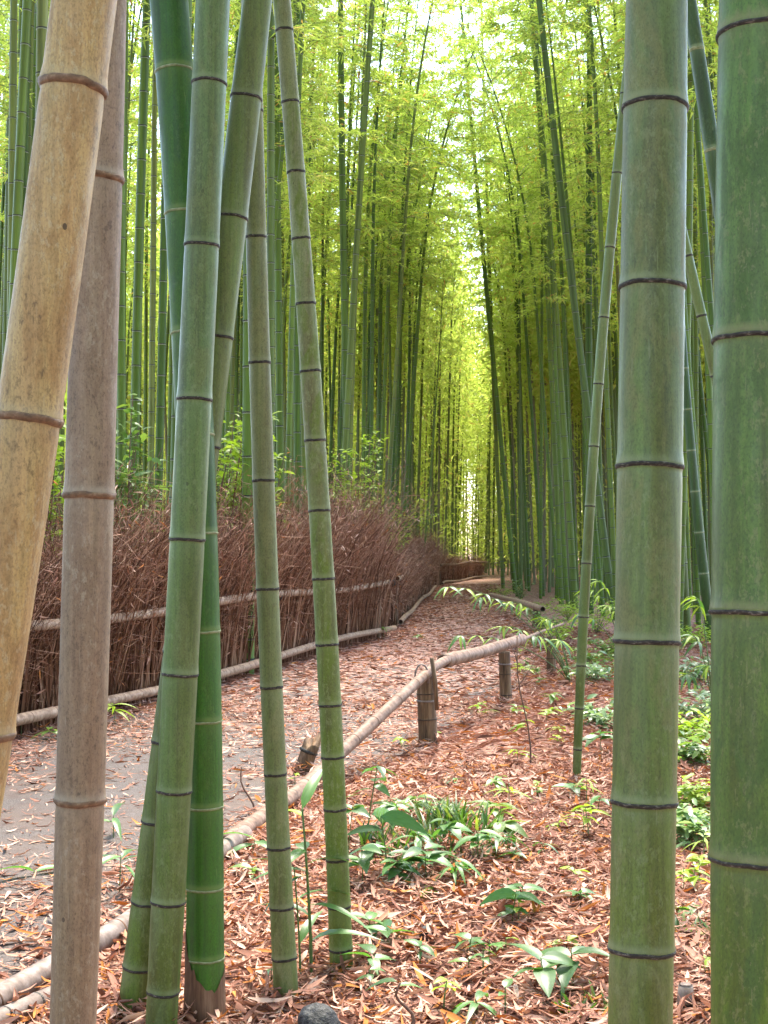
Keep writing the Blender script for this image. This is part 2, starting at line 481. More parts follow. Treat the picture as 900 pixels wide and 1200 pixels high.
def path_mat():
    m, nt, b = new_mat("worn_asphalt")
    tc = nt.nodes.new("ShaderNodeTexCoord"); v = tc.outputs["Object"]
    n1 = noise(nt, v, 160, 3, .7); n2 = noise(nt, v, 1.7, 4, .6); n3 = noise(nt, v, 14, 5, .65)
    c = ramp_out(nt, n1.outputs[0], [(.3, (.035, .028, .025)), (.5, (.085, .07, .064)), (.72, (.20, .168, .155))])
    c = mix(nt, maprange(nt, n2.outputs[0], .42, .62, 0, .5), c, (.12, .08, .062))
    c = mix(nt, maprange(nt, n3.outputs[0], .52, .66, 0, .6), c, (.075, .05, .042))
    vo = nt.nodes.new("ShaderNodeTexVoronoi"); vo.inputs["Scale"].default_value = 24
    nt.links.new(mapping(nt, v, (1, 1.5, 1)), vo.inputs["Vector"])
    sc = nt.nodes.new("ShaderNodeSeparateColor"); nt.links.new(vo.outputs["Color"], sc.inputs[0])
    lf = ramp_out(nt, sc.outputs[0], [(0, (.10, .042, .028)), (.3, (.32, .15, .105)), (.6, (.45, .235, .175)), (.9, (.54, .35, .275)), (1, (.40, .15, .05))])
    sep = nt.nodes.new("ShaderNodeSeparateXYZ"); nt.links.new(v, sep.inputs[0])
    cover = mathn(nt, 'ADD', maprange(nt, sep.outputs[1], 7, 17, -.15, .75), mathn(nt, 'MULTIPLY', mathn(nt, 'SUBTRACT', n2.outputs[0], .5), 1.2))
    c = mix(nt, mathn(nt, 'LESS_THAN', sc.outputs[1], cover), c, lf)
    nt.links.new(c, b.inputs["Base Color"]); b.inputs["Roughness"].default_value = .9
    b.inputs["Specular IOR Level"].default_value = .2
    bump(nt, b, n1.outputs[0], .5, .006)
    return m


M['ground'] = ground_mat()
M['path'] = path_mat()

# ------------------------------------------------------------------ layout curves (metres; y runs up the path)
def lerp_curve(tab):
    t = np.array(tab, float)
    return lambda y: np.interp(y, t[:, 0], t[:, 1])


FENCE = [(3.0, -4.35), (6.0, -3.55), (9.4, -2.64), (14.0, -1.5), (20.6, 0.06), (28.8, 0.54), (41.5, 1.45), (48, 2.05), (55, 3.5), (60, 5.4), (66, 10), (80, 26), (130, 60)]
fence_x = lerp_curve(FENCE)
path_r = lerp_curve([(-4, -0.9), (4, -1.05), (6.3, -.72), (9.27, 0.22), (11.9, .98), (14.4, 1.62), (22, 2.3), (30, 2.75), (43, 3.4), (55, 4.7), (60, 6.3), (66, 11), (80, 27), (130, 61)])
grove_r = lerp_curve([(14, 4.6), (18, 4.3), (24, 3.75), (30, 3.8), (43, 4.0), (55, 5.1), (60, 6.6), (66, 11.2), (80, 27.5), (130, 62)])


def floor_z(x, y):
    """Low swells of the forest floor on the rail's far side; flat under the path."""
    w = np.clip((x - path_r(y) - .1) / 1.2, 0, 1)
    return w * (.03 * np.sin(x * 2.1 + y * 1.3) + .025 * np.sin(x * 3.7 - y * 2.2 + 1))


# ground and path
gx = np.concatenate([np.linspace(-400, -30, 8), np.linspace(-24, 24, 121), np.linspace(30, 400, 8)])
gy = np.concatenate([np.linspace(-200, -8, 6), np.linspace(-4, 60, 161), np.linspace(66, 900, 14)])
X, Y = np.meshgrid(gx, gy)
Z = np.where(np.abs(X) < 24, floor_z(X, Y), 0)
nx, ny = len(gx), len(gy)
ii = (np.arange(ny - 1)[:, None] * nx + np.arange(nx - 1)[None, :])
q = np.stack([ii, ii + 1, ii + nx + 1, ii + nx], -1).reshape(-1, 4)
g = obj("ground", mesh_np("ground", np.stack([X, Y, Z], -1), q, mats=[M['ground']]))
tag(g, "forest floor deep in pinkish brown fallen bamboo leaves", None, None, "structure")
ys = np.linspace(-6, 62, 137)
rows = []
for y in ys:
    a, b_ = fence_x(y) + .12, path_r(y)
    rows.append([(a + (b_ - a) * k / 10 + (.05 * math.sin(y * 3.1) if k in (0, 10) else 0), y, .006 + .012 * math.sin(math.pi * k / 10)) for k in range(11)])
ii = (np.arange(len(ys) - 1)[:, None] * 11 + np.arange(10)[None, :])
q = np.stack([ii, ii + 1, ii + 12, ii + 11], -1).reshape(-1, 4)
pth = obj("path", mesh_np("path", np.array(rows), q, mats=[M['path']]))
tag(pth, "worn grey walking path strewn with fallen leaves between the fences", None, None, "structure")


# ------------------------------------------------------------------ leaf litter
def litter(name, label, pts, size, detail, tilt=.35, lift=.03):
    N = len(pts)
    ang = rng.uniform(0, 2 * math.pi, N)
    ti = rng.normal(0, tilt * .6, N)
    d = np.stack([np.cos(ang), np.sin(ang), np.sin(ti)], 1)
    nrm = unit(np.stack([rng.normal(0, tilt, N), rng.normal(0, tilt, N), np.ones(N)], 1))
    L = np.minimum(rng.lognormal(math.log(size), .45, N), size * 2.1); W = L * rng.uniform(.07, .2, N)
    pos = np.stack([pts[:, 0], pts[:, 1], floor_z(pts[:, 0], pts[:, 1]) + .012 + rng.random(N) ** 1.6 * lift], 1)
    if detail:
        v, q = curled_leaves(pos, d, nrm, L, W, rng.normal(.05, .12, N), rng.normal(.15, .25, N))
        me = mesh_np(name, v, q, mats=[M['litter']])
    else:
        v, t = flat_leaves(pos - d * (L / 2)[:, None], d, nrm, L, W)
        me = mesh_np(name, v, None, t, mats=[M['litter']], smooth=False)
    return tag(obj(name, me), label, None, None, "stuff")


def area_points(n, y0, y1, side, power=1.0):
    """Random points of the view's footprint between two distances, on the path or on the forest floor beside it."""
    y = np.sqrt(rng.uniform(y0 ** 2, y1 ** 2, n * 4))
    x = rng.uniform(-.33, .33, n * 4) * y + rng.choice([-.3, .3], n * 4) * rng.random(n * 4)
    pr, fx = path_r(y), fence_x(y)
    jit = rng.normal(0, .12, n * 4)
    if side == 'path': ok = (x > fx - .15) & (x < pr + jit)
    else: ok = (x > pr + jit) & (x < grove_r(np.maximum(y, 14)) + 6)
    p = np.stack([x, y], 1)[ok]
    return p[:n]


litter("leaf_litter", "thick pinkish brown bamboo leaf litter in front of the low rail", area_points(40000, 3.3, 8.5, 'floor'), .064, True, .42, .04)
litter("leaf_litter", "brown bamboo leaf litter around the low rail posts", area_points(30000, 8.5, 22, 'floor'), .09, False, .42, .04)
feet = [(G(*f)[0], G(*f)[1]) for f in ((155, 1201), (191, 1215), (240, 1192), (337, 1166), (401, 1131), (676, 918), (502, 874), (593, 824), (646, 791), (355, 907), (803, 1208))]
fp = np.concatenate([np.array(f) + rng.normal(0, .075, (70, 2)) for f in feet])
litter("leaf_litter", "fallen leaves heaped around the feet of stems and posts", fp, .07, True, .6, .06)
pp = area_points(26000, 3.3, 12, 'path')
clump = np.sin(pp[:, 0] * 2.3 + 1) * np.sin(pp[:, 1] * 1.1 + .5 * pp[:, 0]) + .9 * np.exp(-((pp[:, 1] - 4) / 1.6) ** 2) + .9 * np.exp(-((pp[:, 0] - fence_x(pp[:, 1])) / .6) ** 2) + .5 * np.exp(-((pp[:, 0] - path_r(pp[:, 1])) / .4) ** 2)
pp = pp[(clump + rng.normal(0, .45, len(pp)) > .95) | (rng.random(len(pp)) < .2) | (pp[:, 1] > 7.5 + 6 * rng.random(len(pp)))]
litter("leaf_litter", "scattered pale fallen leaves lying on the grey path surface", pp, .058, True, .22, .012)
litter("leaf_litter", "reddish fallen leaves carpeting the far stretch of path", area_points(42000, 11, 48, 'path'), .11, False, .2, .02)


# ------------------------------------------------------------------ bamboo culms near the camera
def node_profile(s, amp=1.0):
    """Radius factor at a distance s (m, up positive) from a joint."""
    return 1 + amp * (.035 * np.exp(-((s - .003) / .007) ** 2) + .024 * np.exp(-((s - .014) / .010) ** 2) - .012 * np.exp(-((s + .012) / .008) ** 2))


def build_culm(name, root_loc, zs_fn, z_lo, z_hi, r_fn, nodes, mat, ring_mat, label, cat="bamboo", group=None, sides=40, amp=1.0, ring_h=.0038, seed=0, top_open=False):
    """One culm: root Empty at its foot, child culm, one child node_ring per joint. zs_fn(z) -> centre (world) for height array z."""
    root_loc = np.asarray(root_loc, float)
    root = empty(name, root_loc, label, cat, group)
    zs = [np.linspace(z_lo, z_hi, max(6, int((z_hi - z_lo) / .07)))]
    offs = np.array([-.06, -.035, -.022, -.014, -.009, -.005, -.001, .003, .007, .012, .02, .032, .05])
    for n in nodes: zs.append(n + offs)
    z = np.unique(np.concatenate(zs)); z = z[(z >= z_lo) & (z <= z_hi)]
    z = z[np.concatenate([[True], np.diff(z) > 8e-4])]
    nd = np.array(nodes)
    rel = z[:, None] - nd[None, :]
    prof = 1 + (np.sum([node_profile(rel[:, i], amp) - 1 for i in range(len(nd))], axis=0) if len(nd) else 0)
    bl = np.zeros(len(z))
    for i in range(len(nd)):
        s = rel[:, i]
        bl = np.maximum(bl, np.where(s > 0, .9 * np.exp(-((s - .008) / .008) ** 2), .40 * np.exp(s / .035) * (s > -.25)))
    c = zs_fn(z) - root_loc
    r = r_fn(z) * prof
    v, q, t = lathe(c, r, sides)
    rg = np.random.default_rng(seed + 5)
    k1, k2 = rg.uniform(0, 6, 2)
    th = np.tile(np.arange(sides) * 2 * math.pi / sides, len(z))
    zz = np.repeat(z, sides)
    rel_r = 1 + .012 * np.sin(2 * th + k1 + zz * .9) + .006 * np.sin(3 * th + k2 - zz * 2.1)
    cc = np.repeat(c, sides, axis=0)
    v = cc + (v - cc) * rel_r[:, None]
    obj("culm", mesh_np("culm", v, q, mats=[mat], attrs={"bloom": np.repeat(bl, sides)}), root)
    for n in nodes:
        if not (z_lo + .01 < n < z_hi - .01): continue
        s = np.array([-1.5, -1.2, -.5, .2, .7, 1.0]) * ring_h
        f = np.array([.985, 1.03, 1.054, 1.064, 1.058, 1.02])
        zr = n + s
        cr = zs_fn(zr) - root_loc
        v, q, t = lathe(cr, r_fn(zr) * (1 + (f - 1) * max(amp, .8)), sides)
        th = np.arange(sides) * 2 * math.pi / sides
        wob = .55 * ring_h * (.35 * np.sin(3 * th + rg.uniform(0, 6)) + .25 * np.sin(7 * th + rg.uniform(0, 6)) + rg.normal(0, .12, sides))
        base_rel = 1 + .012 * np.sin(2 * th + k1 + n * .9) + .006 * np.sin(3 * th + k2 - n * 2.1)
        v = v.reshape(6, sides, 3); cc = cr[:, None, :]
        v = cc + (v - cc) * (base_rel * (1 + rg.normal(0, .0025, sides)))[None, :, None]
        v[:, :, 2] += wob[None, :] * np.array([.6, .8, 1, 1, 1, 1])[:, None]
        obj("node_ring", mesh_np("node_ring", v.reshape(-1, 3), q, mats=[ring_mat]), root)
    return root


def near_culm(name, pts, d0, mat, label, node_py, lean=0.0, ring='ring', extra_up=3.0, amp=1.0, ring_h=.0038, sides=44, seed=0, group=None, z_bot=-.04):
    """A culm whose axis passes through photograph pixels (px, py, width) at depth d0 + lean * height."""
    def zat(py):
        d = d0
        for _ in range(6):
            z = P(0, py, d)[2]; d = d0 + lean * z
        return z, d
    A = []
    for px, py, w in pts:
        z, d = zat(py)
        p = P(px, py, d)
        A.append((z, p[0], w * d / FPX / 2))
    A = np.array(A)
    deg = min(2, len(A) - 1)
    fx = np.polyfit(A[:, 0], A[:, 1], deg)
    o = np.argsort(A[:, 0]); zk, rk = A[o, 0], A[o, 2]
    slope = np.polyfit(A[:, 0], A[:, 1], 1)[0]
    zlo_s, zhi_s = zk[0], zk[-1]

    def fn(z):
        z = np.asarray(z, float)
        zc = np.clip(z, zlo_s - .1, zhi_s + .3)
        x = np.polyval(fx, zc) + (z - zc) * np.polyval(np.polyder(fx), zc)
        return np.stack([x, d0 + lean * z, z], -1)
    nz = sorted(zat(py)[0] for py in node_py)
    gap = nz[-1] - nz[-2]
    z_hi = P(0, 0, d0)[2] + extra_up
    while nz[-1] + gap < z_hi: nz.append(nz[-1] + gap)
    glo = nz[1] - nz[0]
    while nz[0] - glo * .9 > .05 and nz[0] > .2:
        glo *= .9; nz.insert(0, nz[0] - glo)
    rf = lambda z: np.interp(z, zk, rk) * np.interp(z, [zk[-1], zk[-1] + 8], [1, .75])
    return build_culm(name, fn(np.array([0.0]))[0], fn, z_bot, z_hi, rf, nz, M[mat], M[ring], label, group=group, sides=sides, amp=amp, ring_h=ring_h, seed=seed), fn


NEAR = "bamboo stems close to the camera"
near_culm("bamboo", [(100, 0, 76), (85, 100, 76), (34, 490, 76), (-22, 857, 74)], 2.3, 'tan', "thick dry tan bamboo stem leaning across the upper left corner", [103, 490, 857], ring='tanring', amp=1.5, ring_h=.006, seed=1, group=NEAR)
near_culm("bamboo", [(120, 0, 57), (114, 210, 58), (108, 400, 57), (107, 580, 58), (93, 937, 57), (86, 1200, 54)], 2.95, 'greytan', "upright dry greyish tan bamboo stem with bleached streak beside leaning tan one", [210, 580, 937], ring='tanring', amp=1.5, ring_h=.006, seed=2, group=NEAR)
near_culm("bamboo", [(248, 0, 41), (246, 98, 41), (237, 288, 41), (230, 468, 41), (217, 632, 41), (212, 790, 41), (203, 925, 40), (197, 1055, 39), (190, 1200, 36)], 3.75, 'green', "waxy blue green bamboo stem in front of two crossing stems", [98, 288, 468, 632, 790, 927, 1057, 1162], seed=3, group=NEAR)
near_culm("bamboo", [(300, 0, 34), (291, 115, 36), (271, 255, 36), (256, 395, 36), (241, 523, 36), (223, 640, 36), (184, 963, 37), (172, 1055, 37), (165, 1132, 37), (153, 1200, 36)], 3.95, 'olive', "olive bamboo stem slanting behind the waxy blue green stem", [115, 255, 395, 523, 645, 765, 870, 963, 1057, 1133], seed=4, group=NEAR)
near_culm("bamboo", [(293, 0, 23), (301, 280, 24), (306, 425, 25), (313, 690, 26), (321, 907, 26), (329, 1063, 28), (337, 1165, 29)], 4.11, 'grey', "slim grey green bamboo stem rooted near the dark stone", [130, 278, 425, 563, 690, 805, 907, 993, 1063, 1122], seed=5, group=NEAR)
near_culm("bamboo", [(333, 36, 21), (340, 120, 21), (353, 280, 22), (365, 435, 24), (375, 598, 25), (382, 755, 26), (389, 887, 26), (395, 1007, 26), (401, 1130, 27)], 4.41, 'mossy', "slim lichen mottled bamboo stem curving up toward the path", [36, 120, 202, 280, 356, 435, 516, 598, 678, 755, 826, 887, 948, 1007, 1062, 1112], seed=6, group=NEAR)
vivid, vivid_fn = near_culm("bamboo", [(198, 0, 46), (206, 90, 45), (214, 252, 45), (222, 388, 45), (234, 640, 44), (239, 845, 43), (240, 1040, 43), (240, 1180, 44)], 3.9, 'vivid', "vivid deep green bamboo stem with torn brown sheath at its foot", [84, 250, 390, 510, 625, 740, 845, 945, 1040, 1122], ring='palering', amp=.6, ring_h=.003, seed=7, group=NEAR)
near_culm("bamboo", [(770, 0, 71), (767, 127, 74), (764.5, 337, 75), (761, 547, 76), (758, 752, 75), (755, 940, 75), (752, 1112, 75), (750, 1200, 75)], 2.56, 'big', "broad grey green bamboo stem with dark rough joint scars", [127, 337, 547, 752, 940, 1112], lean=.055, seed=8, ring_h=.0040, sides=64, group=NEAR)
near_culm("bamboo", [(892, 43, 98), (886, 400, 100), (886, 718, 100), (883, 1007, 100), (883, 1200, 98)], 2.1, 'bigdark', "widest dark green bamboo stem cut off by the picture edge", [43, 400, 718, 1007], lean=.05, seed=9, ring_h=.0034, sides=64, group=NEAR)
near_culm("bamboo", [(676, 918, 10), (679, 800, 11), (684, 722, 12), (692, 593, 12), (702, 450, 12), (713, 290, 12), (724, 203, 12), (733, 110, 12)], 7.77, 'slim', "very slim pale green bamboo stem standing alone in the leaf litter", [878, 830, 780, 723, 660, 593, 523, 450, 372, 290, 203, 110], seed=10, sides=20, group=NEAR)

# torn brown sheath round the vivid stem's foot
zz = np.linspace(-.03, .30, 12); S = 40
th = np.arange(S) * 2 * math.pi / S
tops = .17 + .075 * np.sin(th - .9) + .05 * np.maximum(0, np.sin(th * 2.0 + 1.7)) + rng.normal(0, .008, S)
V = []
for k, f in enumerate(np.linspace(0, 1, 10)):
    z = -.03 + (tops + .03) * f
    c = vivid_fn(z) - np.array(vivid.location)
    rr = .0555 + .006 * (1 - f) + rng.normal(0, .0006, S)
    V.append(np.stack([c[:, 0] + rr * np.cos(th), c[:, 1] + rr * np.sin(th), c[:, 2]], 1))
V = np.concatenate(V)
i = np.arange(9)[:, None] * S; k = np.arange(S)[None, :]
q = np.stack([i + k, i + (k + 1) % S, i + S + (k + 1) % S, i + S + k], -1).reshape(-1, 4)
obj("sheath", mesh_np("sheath", V, q, mats=[M['sheath']]), vivid)

# stems of the middle distance that the photograph shows one by one: (px, py, width) top to foot, depth
MID = "single stems standing in the groves"
def mid(pts, d, mat, label, n_py0, gap, seed):
    npy = list(np.arange(n_py0, 900, gap))
    return near_culm("bamboo", pts, d, mat, label, npy, ring='ring' if mat not in ('dark', 'vivid') else 'palering', sides=16, seed=seed, group=MID, extra_up=1.0, ring_h=.006)[0]


mid([(808, 0, 17), (817, 67, 18), (830, 150, 19), (840, 207, 19), (925, 800, 22)], 6.0, 'dark', "dark green bamboo stem slanting down behind the widest stem", -60, 118, 21)
mid([(780, 180, 11), (802, 293, 12), (813, 333, 12), (827, 387, 12), (842, 450, 13), (900, 690, 14)], 9.0, 'slim', "thin yellow green bamboo stem slanting between the two broad stems", 20, 70, 22)
mid([(795, 330, 9), (802, 433, 10), (813, 567, 11), (827, 683, 12), (834, 757, 12)], 18.4, 'dark', "dark leaning bamboo stem seen between the two broad stems", 0, 48, 23)
mid([(795, 470, 8), (798, 600, 9), (806, 745, 10)], 20.5, 'slim', "slender bamboo stem hugging the edge of the broad grey green stem", 0, 44, 24)

# ------------------------------------------------------------------ grove bamboo: shared meshes
def grove_variant(seed, arch=0.0):
    """A culm of the grove and its crown, in its own coordinates; it bends toward +X at the top."""
    rg = np.random.default_rng(seed)
    H = rg.uniform(14.5, 18.0) if not arch else rg.uniform(15.5, 17); r0 = rg.uniform(.043, .056)
    bend, wig = rg.uniform(.3, 1.5), rg.uniform(-.10, .10)

    def cen(z):
        t = np.asarray(z, float) / H
        return np.stack([bend * np.clip(t - .45, 0, 1) ** 2 * 2.2 + arch * np.clip((t - .55) / .45, 0, 1) ** 2 + wig * np.sin(t * 4), .10 * np.sin(t * 3 + seed), z - np.clip(t - .8, 0, 1) ** 2 * 3.0], -1)
    nodes, z, gap = [], .12, .14
    while z < H - .3:
        nodes.append(z); gap = min(gap * 1.12, .36); z += gap
    nodes = np.array(nodes)
    off = np.array([-.04, -.012, -.005, .006, .02])
    zs = np.concatenate([[-.05], (nodes[:, None] + off).ravel(), [H]])
    zs = np.maximum.accumulate(zs)
    fac = np.concatenate([[1], np.tile([1, .985, 1.05, 1.05, 1.0], len(nodes)), [1]])
    taper = r0 * (1 - .15 * (zs / H) - .8 * np.clip((zs / H - .35) / .65, 0, 1) ** 1.3 * .95)
    v, q, t = lathe(cen(zs), np.maximum(taper, .004) * fac, 10)
    seg = np.repeat(np.arange(len(zs) - 1), 10)
    mi = np.zeros(len(seg), int)
    mi[(seg % 5 == 2) & (seg > 0)] = 1          # under the joint: wax
    mi[(seg % 5 == 3)] = 2                       # the joint itself
    culm = mesh_np("grove_culm", v, q, mats=[M['grove'], M['wax'], M['ring']], mat_idx=mi)
    # crown: two branches at each joint above the clear height, twigs along them, leaves at the twig ends
    low = rg.uniform(.38, .54) * H
    bz = nodes[nodes > low]
    bz = np.repeat(bz, 3 if arch else 2)
    n = len(bz)
    az = rg.uniform(0, 2 * math.pi, n)
    ht = (bz - low) / (H - low)
    Lb = (1.6 * np.minimum(1, .45 + 2.2 * ht) * (1 - (.15 if arch else .62) * ht)) * rg.uniform(.6, 1.15, n) * (1.7 if arch else 1)
    el = rg.uniform(.25, .8, n)
    d0 = np.stack([np.cos(az) * np.cos(el), np.sin(az) * np.cos(el), np.sin(el)], 1)
    s = np.linspace(0, 1, 5)
    pth = cen(bz)[:, None, :] + d0[:, None, :] * (Lb[:, None] * s)[..., None]
    pth[:, :, 2] -= (Lb[:, None] * .55) * s[None, :] ** 2
    geo = Geo()
    vv, qq = tubes(pth, np.broadcast_to(np.linspace(.007, .002, 5), (n, 5)), 3)
    geo.add(vv, qq, m=1)
    nt_ = 14 if arch else 9
    tp, td = [], []
    for b in range(n):
        for ts in rg.uniform(.25, 1.0, nt_):
            f = ts * 4; k = min(3, int(f)); p = pth[b, k] + (pth[b, k + 1] - pth[b, k]) * (f - k)
            a = rg.uniform(0, 2 * math.pi)
            dd = unit(d0[b] * .6 + np.array([math.cos(a), math.sin(a), rg.uniform(-.4, .5)]) * .8)
            tp.append(p); td.append(dd)
    tp, td = np.array(tp), np.array(td); m = len(tp)
    tl = rg.uniform(.15, .38, m)
    s3 = np.linspace(0, 1, 3)
    tw = tp[:, None, :] + td[:, None, :] * (tl[:, None] * s3)[..., None]
    tw[:, :, 2] -= .25 * tl[:, None] * s3[None, :] ** 2
    vv, qq = tubes(tw, np.broadcast_to(np.array([.0025, .002, .001]), (m, 3)), 3)
    geo.add(vv, qq, m=1)
    NL = 9 if arch else 7
    f = np.tile(np.linspace(.3, 1, NL), m) * tl.repeat(NL)
    pos = tp.repeat(NL, 0) + td.repeat(NL, 0) * f[:, None]
    pos[:, 2] -= .25 * (f ** 2 / tl.repeat(NL))
    a = rg.uniform(0, 2 * math.pi, m * NL)
    dl = unit(td.repeat(NL, 0) * .7 + np.stack([np.cos(a), np.sin(a), rg.uniform(-1.1, .25, m * NL)], 1) * .9)
    nr = unit(np.stack([rg.normal(0, .5, m * NL), rg.normal(0, .5, m * NL), np.ones(m * NL)], 1))
    L = rg.lognormal(math.log(.135), .25, m * NL)
    vv, tt = flat_leaves(pos, dl, nr, L, L * rg.uniform(.13, .19, m * NL))
    geo.add(vv, None, tt, m=0)
    crown = geo.mesh("grove_crown", [M['canopy'], M['gstem']], smooth=False)
    return culm, crown, H


VAR = [grove_variant(100 + k) for k in range(8)] + [grove_variant(120 + k, .7 + k * .3) for k in range(3)]
protos = {}


def place_grove(x, y, label, group, lean=(0.0, 0.0), spin=None, scale=1.0, k=None, name="bamboo"):
    """One bamboo of the grove: an Empty at its foot, its culm and its crown (first of a kind built, the rest copied)."""
    k = random.randrange(8) if k is None else k
    z = 0.0
    rot = (Matrix.Rotation(lean[0], 3, 'Y') @ Matrix.Rotation(-lean[1], 3, 'X') @ Matrix.Rotation(spin or 0.0, 3, 'Z')).to_euler()
    if k not in protos:
        root = empty(name, (x, y, z))
        obj("culm", VAR[k][0], root); obj("crown", VAR[k][1], root)
        protos[k] = root
    else:
        src = protos[k]
        root = src.copy(); COL.objects.link(root)
        for ch in src.children:
            c = ch.copy(); COL.objects.link(c); c.parent = root
    root.location = (x, y, z); root.rotation_euler = rot; root.scale = (scale,) * 3
    tag(root, label, "bamboo", group)
    return root


def grove_at(base, top, label, group="single stems standing in the groves", w=None, k=0):
    """A grove bamboo whose culm runs from photograph pixel base (on the ground) to pixel top."""
    b = G(*base); t = P(top[0], top[1], b[1]); spin = math.pi / 2
    dz = t[2]; lx = math.atan2(t[0] - b[0], dz)
    s = 1.0
    if w: s = min(1.35, max(.6, (w * b[1] / FPX) / .098))
    return place_grove(b[0], b[1], label, group, (lx, 0), spin, s, k)


taken = []
ARCH = [(-.1, 30, 3.5), (.35, 34, 4), (.65, 38.5, 2), (.95, 44, 2), (4.2, 33, -4), (4.3, 37, -4), (4.35, 41, -2), (4.5, 46, -3), (4.9, 51, -2)]
ARCH_LABEL = ["green bamboo behind the fence whose wide feathery crown overhangs the path"] * 4 + ["green bamboo of the right grove whose wide feathery crown overhangs the path"] * 5
for i_, (x_, y_, a_) in enumerate(ARCH):
    place_grove(x_, y_, ARCH_LABEL[i_], "bamboos arching over the path", (rad(a_), rad(random.uniform(-2, 2))), (0 if a_ > 0 else math.pi) + random.uniform(-.25, .25), random.uniform(.92, 1.06), 8 + i_ % 3)
    taken.append((x_, y_))
SINGLE = [
    ((-8, 806), (42, 0), 11, "bluish dark bamboo leaning right above the tan stem's shoulder"),
    ((150, 790), (153, 0), 11, "straight teal dark bamboo just beside the dry greyish tan stem"),
    ((165, 780), (176, 0), 11, "second straight dark green bamboo behind the fence beside the teal one"),
    ((140, 760), (139, 0), 9, "dark bamboo half hidden by the dry greyish tan stem"),
    ((196, 785), (206, 0), 18, "yellowish green mossy bamboo half hidden behind the blue green stem"),
    ((275, 790), (281, 0), 15, "bright green bamboo standing between blue green and slim grey stems"),
    ((322, 745), (327, 0), 10, "dark thin bamboo between the slim grey and lichen mottled stems"),
    ((352, 735), (358, 0), 10, "dark straight bamboo just behind the lichen mottled stem"),
    ((405, 725), (406, 0), 8, "straight dark bamboo above the highest brushwood heap"),
    ((398, 728), (444, 0), 8, "bamboo leaning toward the path above the highest brushwood heap"),
    ((412, 722), (425, 0), 6, "slender bamboo between the straight and leaning ones above brushwood"),
    ((495, 700), (520, 280), 2.6, "thin dark bamboo leaning over the far fence end"),
    ((472, 698), (478, 280), 3.5, "thin upright bamboo rising behind the brushwood fence step"),
    ((667, 713), (622, 0), 11, "dark bamboo arching toward the path at the grove front"),
    ((653, 708), (632, 0), 9, "dark bamboo next to the arching one at the grove front"),
    ((722, 727), (641, 0), 10, "strongly leaning dark bamboo close behind the slim pale stem"),
    ((601, 695), (556, 130), 7, "leaning bamboo at the path edge where the path bends"),
    ((592, 690), (574, 200), 6, "grey green bamboo at the corner of the path's far bend"),
    ((700, 720), (690, 0), 9, "upright bamboo left of the strongly leaning dark one"),
]
for n_, (bs, tp_, w_, lb) in enumerate(SINGLE):
    o = grove_at(bs, tp_, lb, w=w_, k=n_ % 8)
    taken.append((o.location.x, o.location.y))

L_LABEL, R_LABEL = "tall green bamboo crowded in the grove behind the brushwood fence", "tall green bamboo crowded in the grove beyond the low rail"
L_GROUP, R_GROUP = "bamboos of the grove behind the brushwood fence", "bamboos of the grove beyond the low rail"
cand = []
for _ in range(60000):
    y = math.sqrt(random.uniform(10.5 ** 2, 118 ** 2))
    x = random.uniform(-.34, .34) * y + random.uniform(-1, 1)
    left = x < fence_x(y) - (.75 if y < 60 else 1.6)
    right = x > grove_r(y) and y > 14
    if not (left or right): continue
    if 55 < y < 84 and abs(x - .0635 * y) < .7: continue
    cand.append((x, y, left))
sel, cell = [], {}
for x, y, left in cand:
    md = (.62 if left else .55) if y < 45 else (.8 if left else .65)
    key = (int(x // 1), int(y // 1)); ok = True
    for dx in (-1, 0, 1):
        for dy in (-1, 0, 1):
            for (a, b_) in cell.get((key[0] + dx, key[1] + dy), ()):
                if (a - x) ** 2 + (b_ - y) ** 2 < md * md: ok = False
    if ok and all((a - x) ** 2 + (b_ - y) ** 2 > .2 for a, b_ in taken):
        # thin the stand so that stems stay apart as in the photograph
        if random.random() < ((.28 if x < -.13 * y else .46) if left else .50):
            cell.setdefault(key, []).append((x, y)); sel.append((x, y, left))
        else:
            cell.setdefault(key, []).append((x, y))
sel.sort(key=lambda s: s[1])
NAMED = 254
def zone_label(x, y, left):
    px = 450 + FPX * x / y
    row = "front row" if y < 24 else ("middle" if y < 36 else "depth")
    if left:
        where = ("left of the dry greyish tan stem" if px < 130 else "between dry greyish tan and blue green stems" if px < 225 else "between blue green and slim grey stems" if px < 300
                 else "between slim grey and lichen mottled stems" if px < 350 else "above the highest brushwood heap" if px < 460 else "over the far fence stretch")
        return "green bamboo in the left grove's %s, %s" % (row, where)
    where = ("at the path's far bend" if px < 610 else "behind the third rail post" if px < 680 else "behind the very slim stem" if px < 730 else "behind the broad grey green stem" if px < 800 else "between and beyond the two broad stems")
    return "green bamboo in the right grove's %s, %s" % (row, where)


for x, y, left in sel[:NAMED]:
    lean = random.gauss(rad(.9), rad(1.1)) if left else -random.gauss(rad(1.9), rad(1.3))
    place_grove(x, y, zone_label(x, y, left), L_GROUP if left else R_GROUP, (lean, random.gauss(0, rad(1.2))), (0 if left else math.pi) + random.uniform(-.9, .9), random.uniform(.82, 1.1) if left else random.uniform(.74, 1.02))
print("grove culms", len(sel), "named to distance", sel[:NAMED][-1][1])

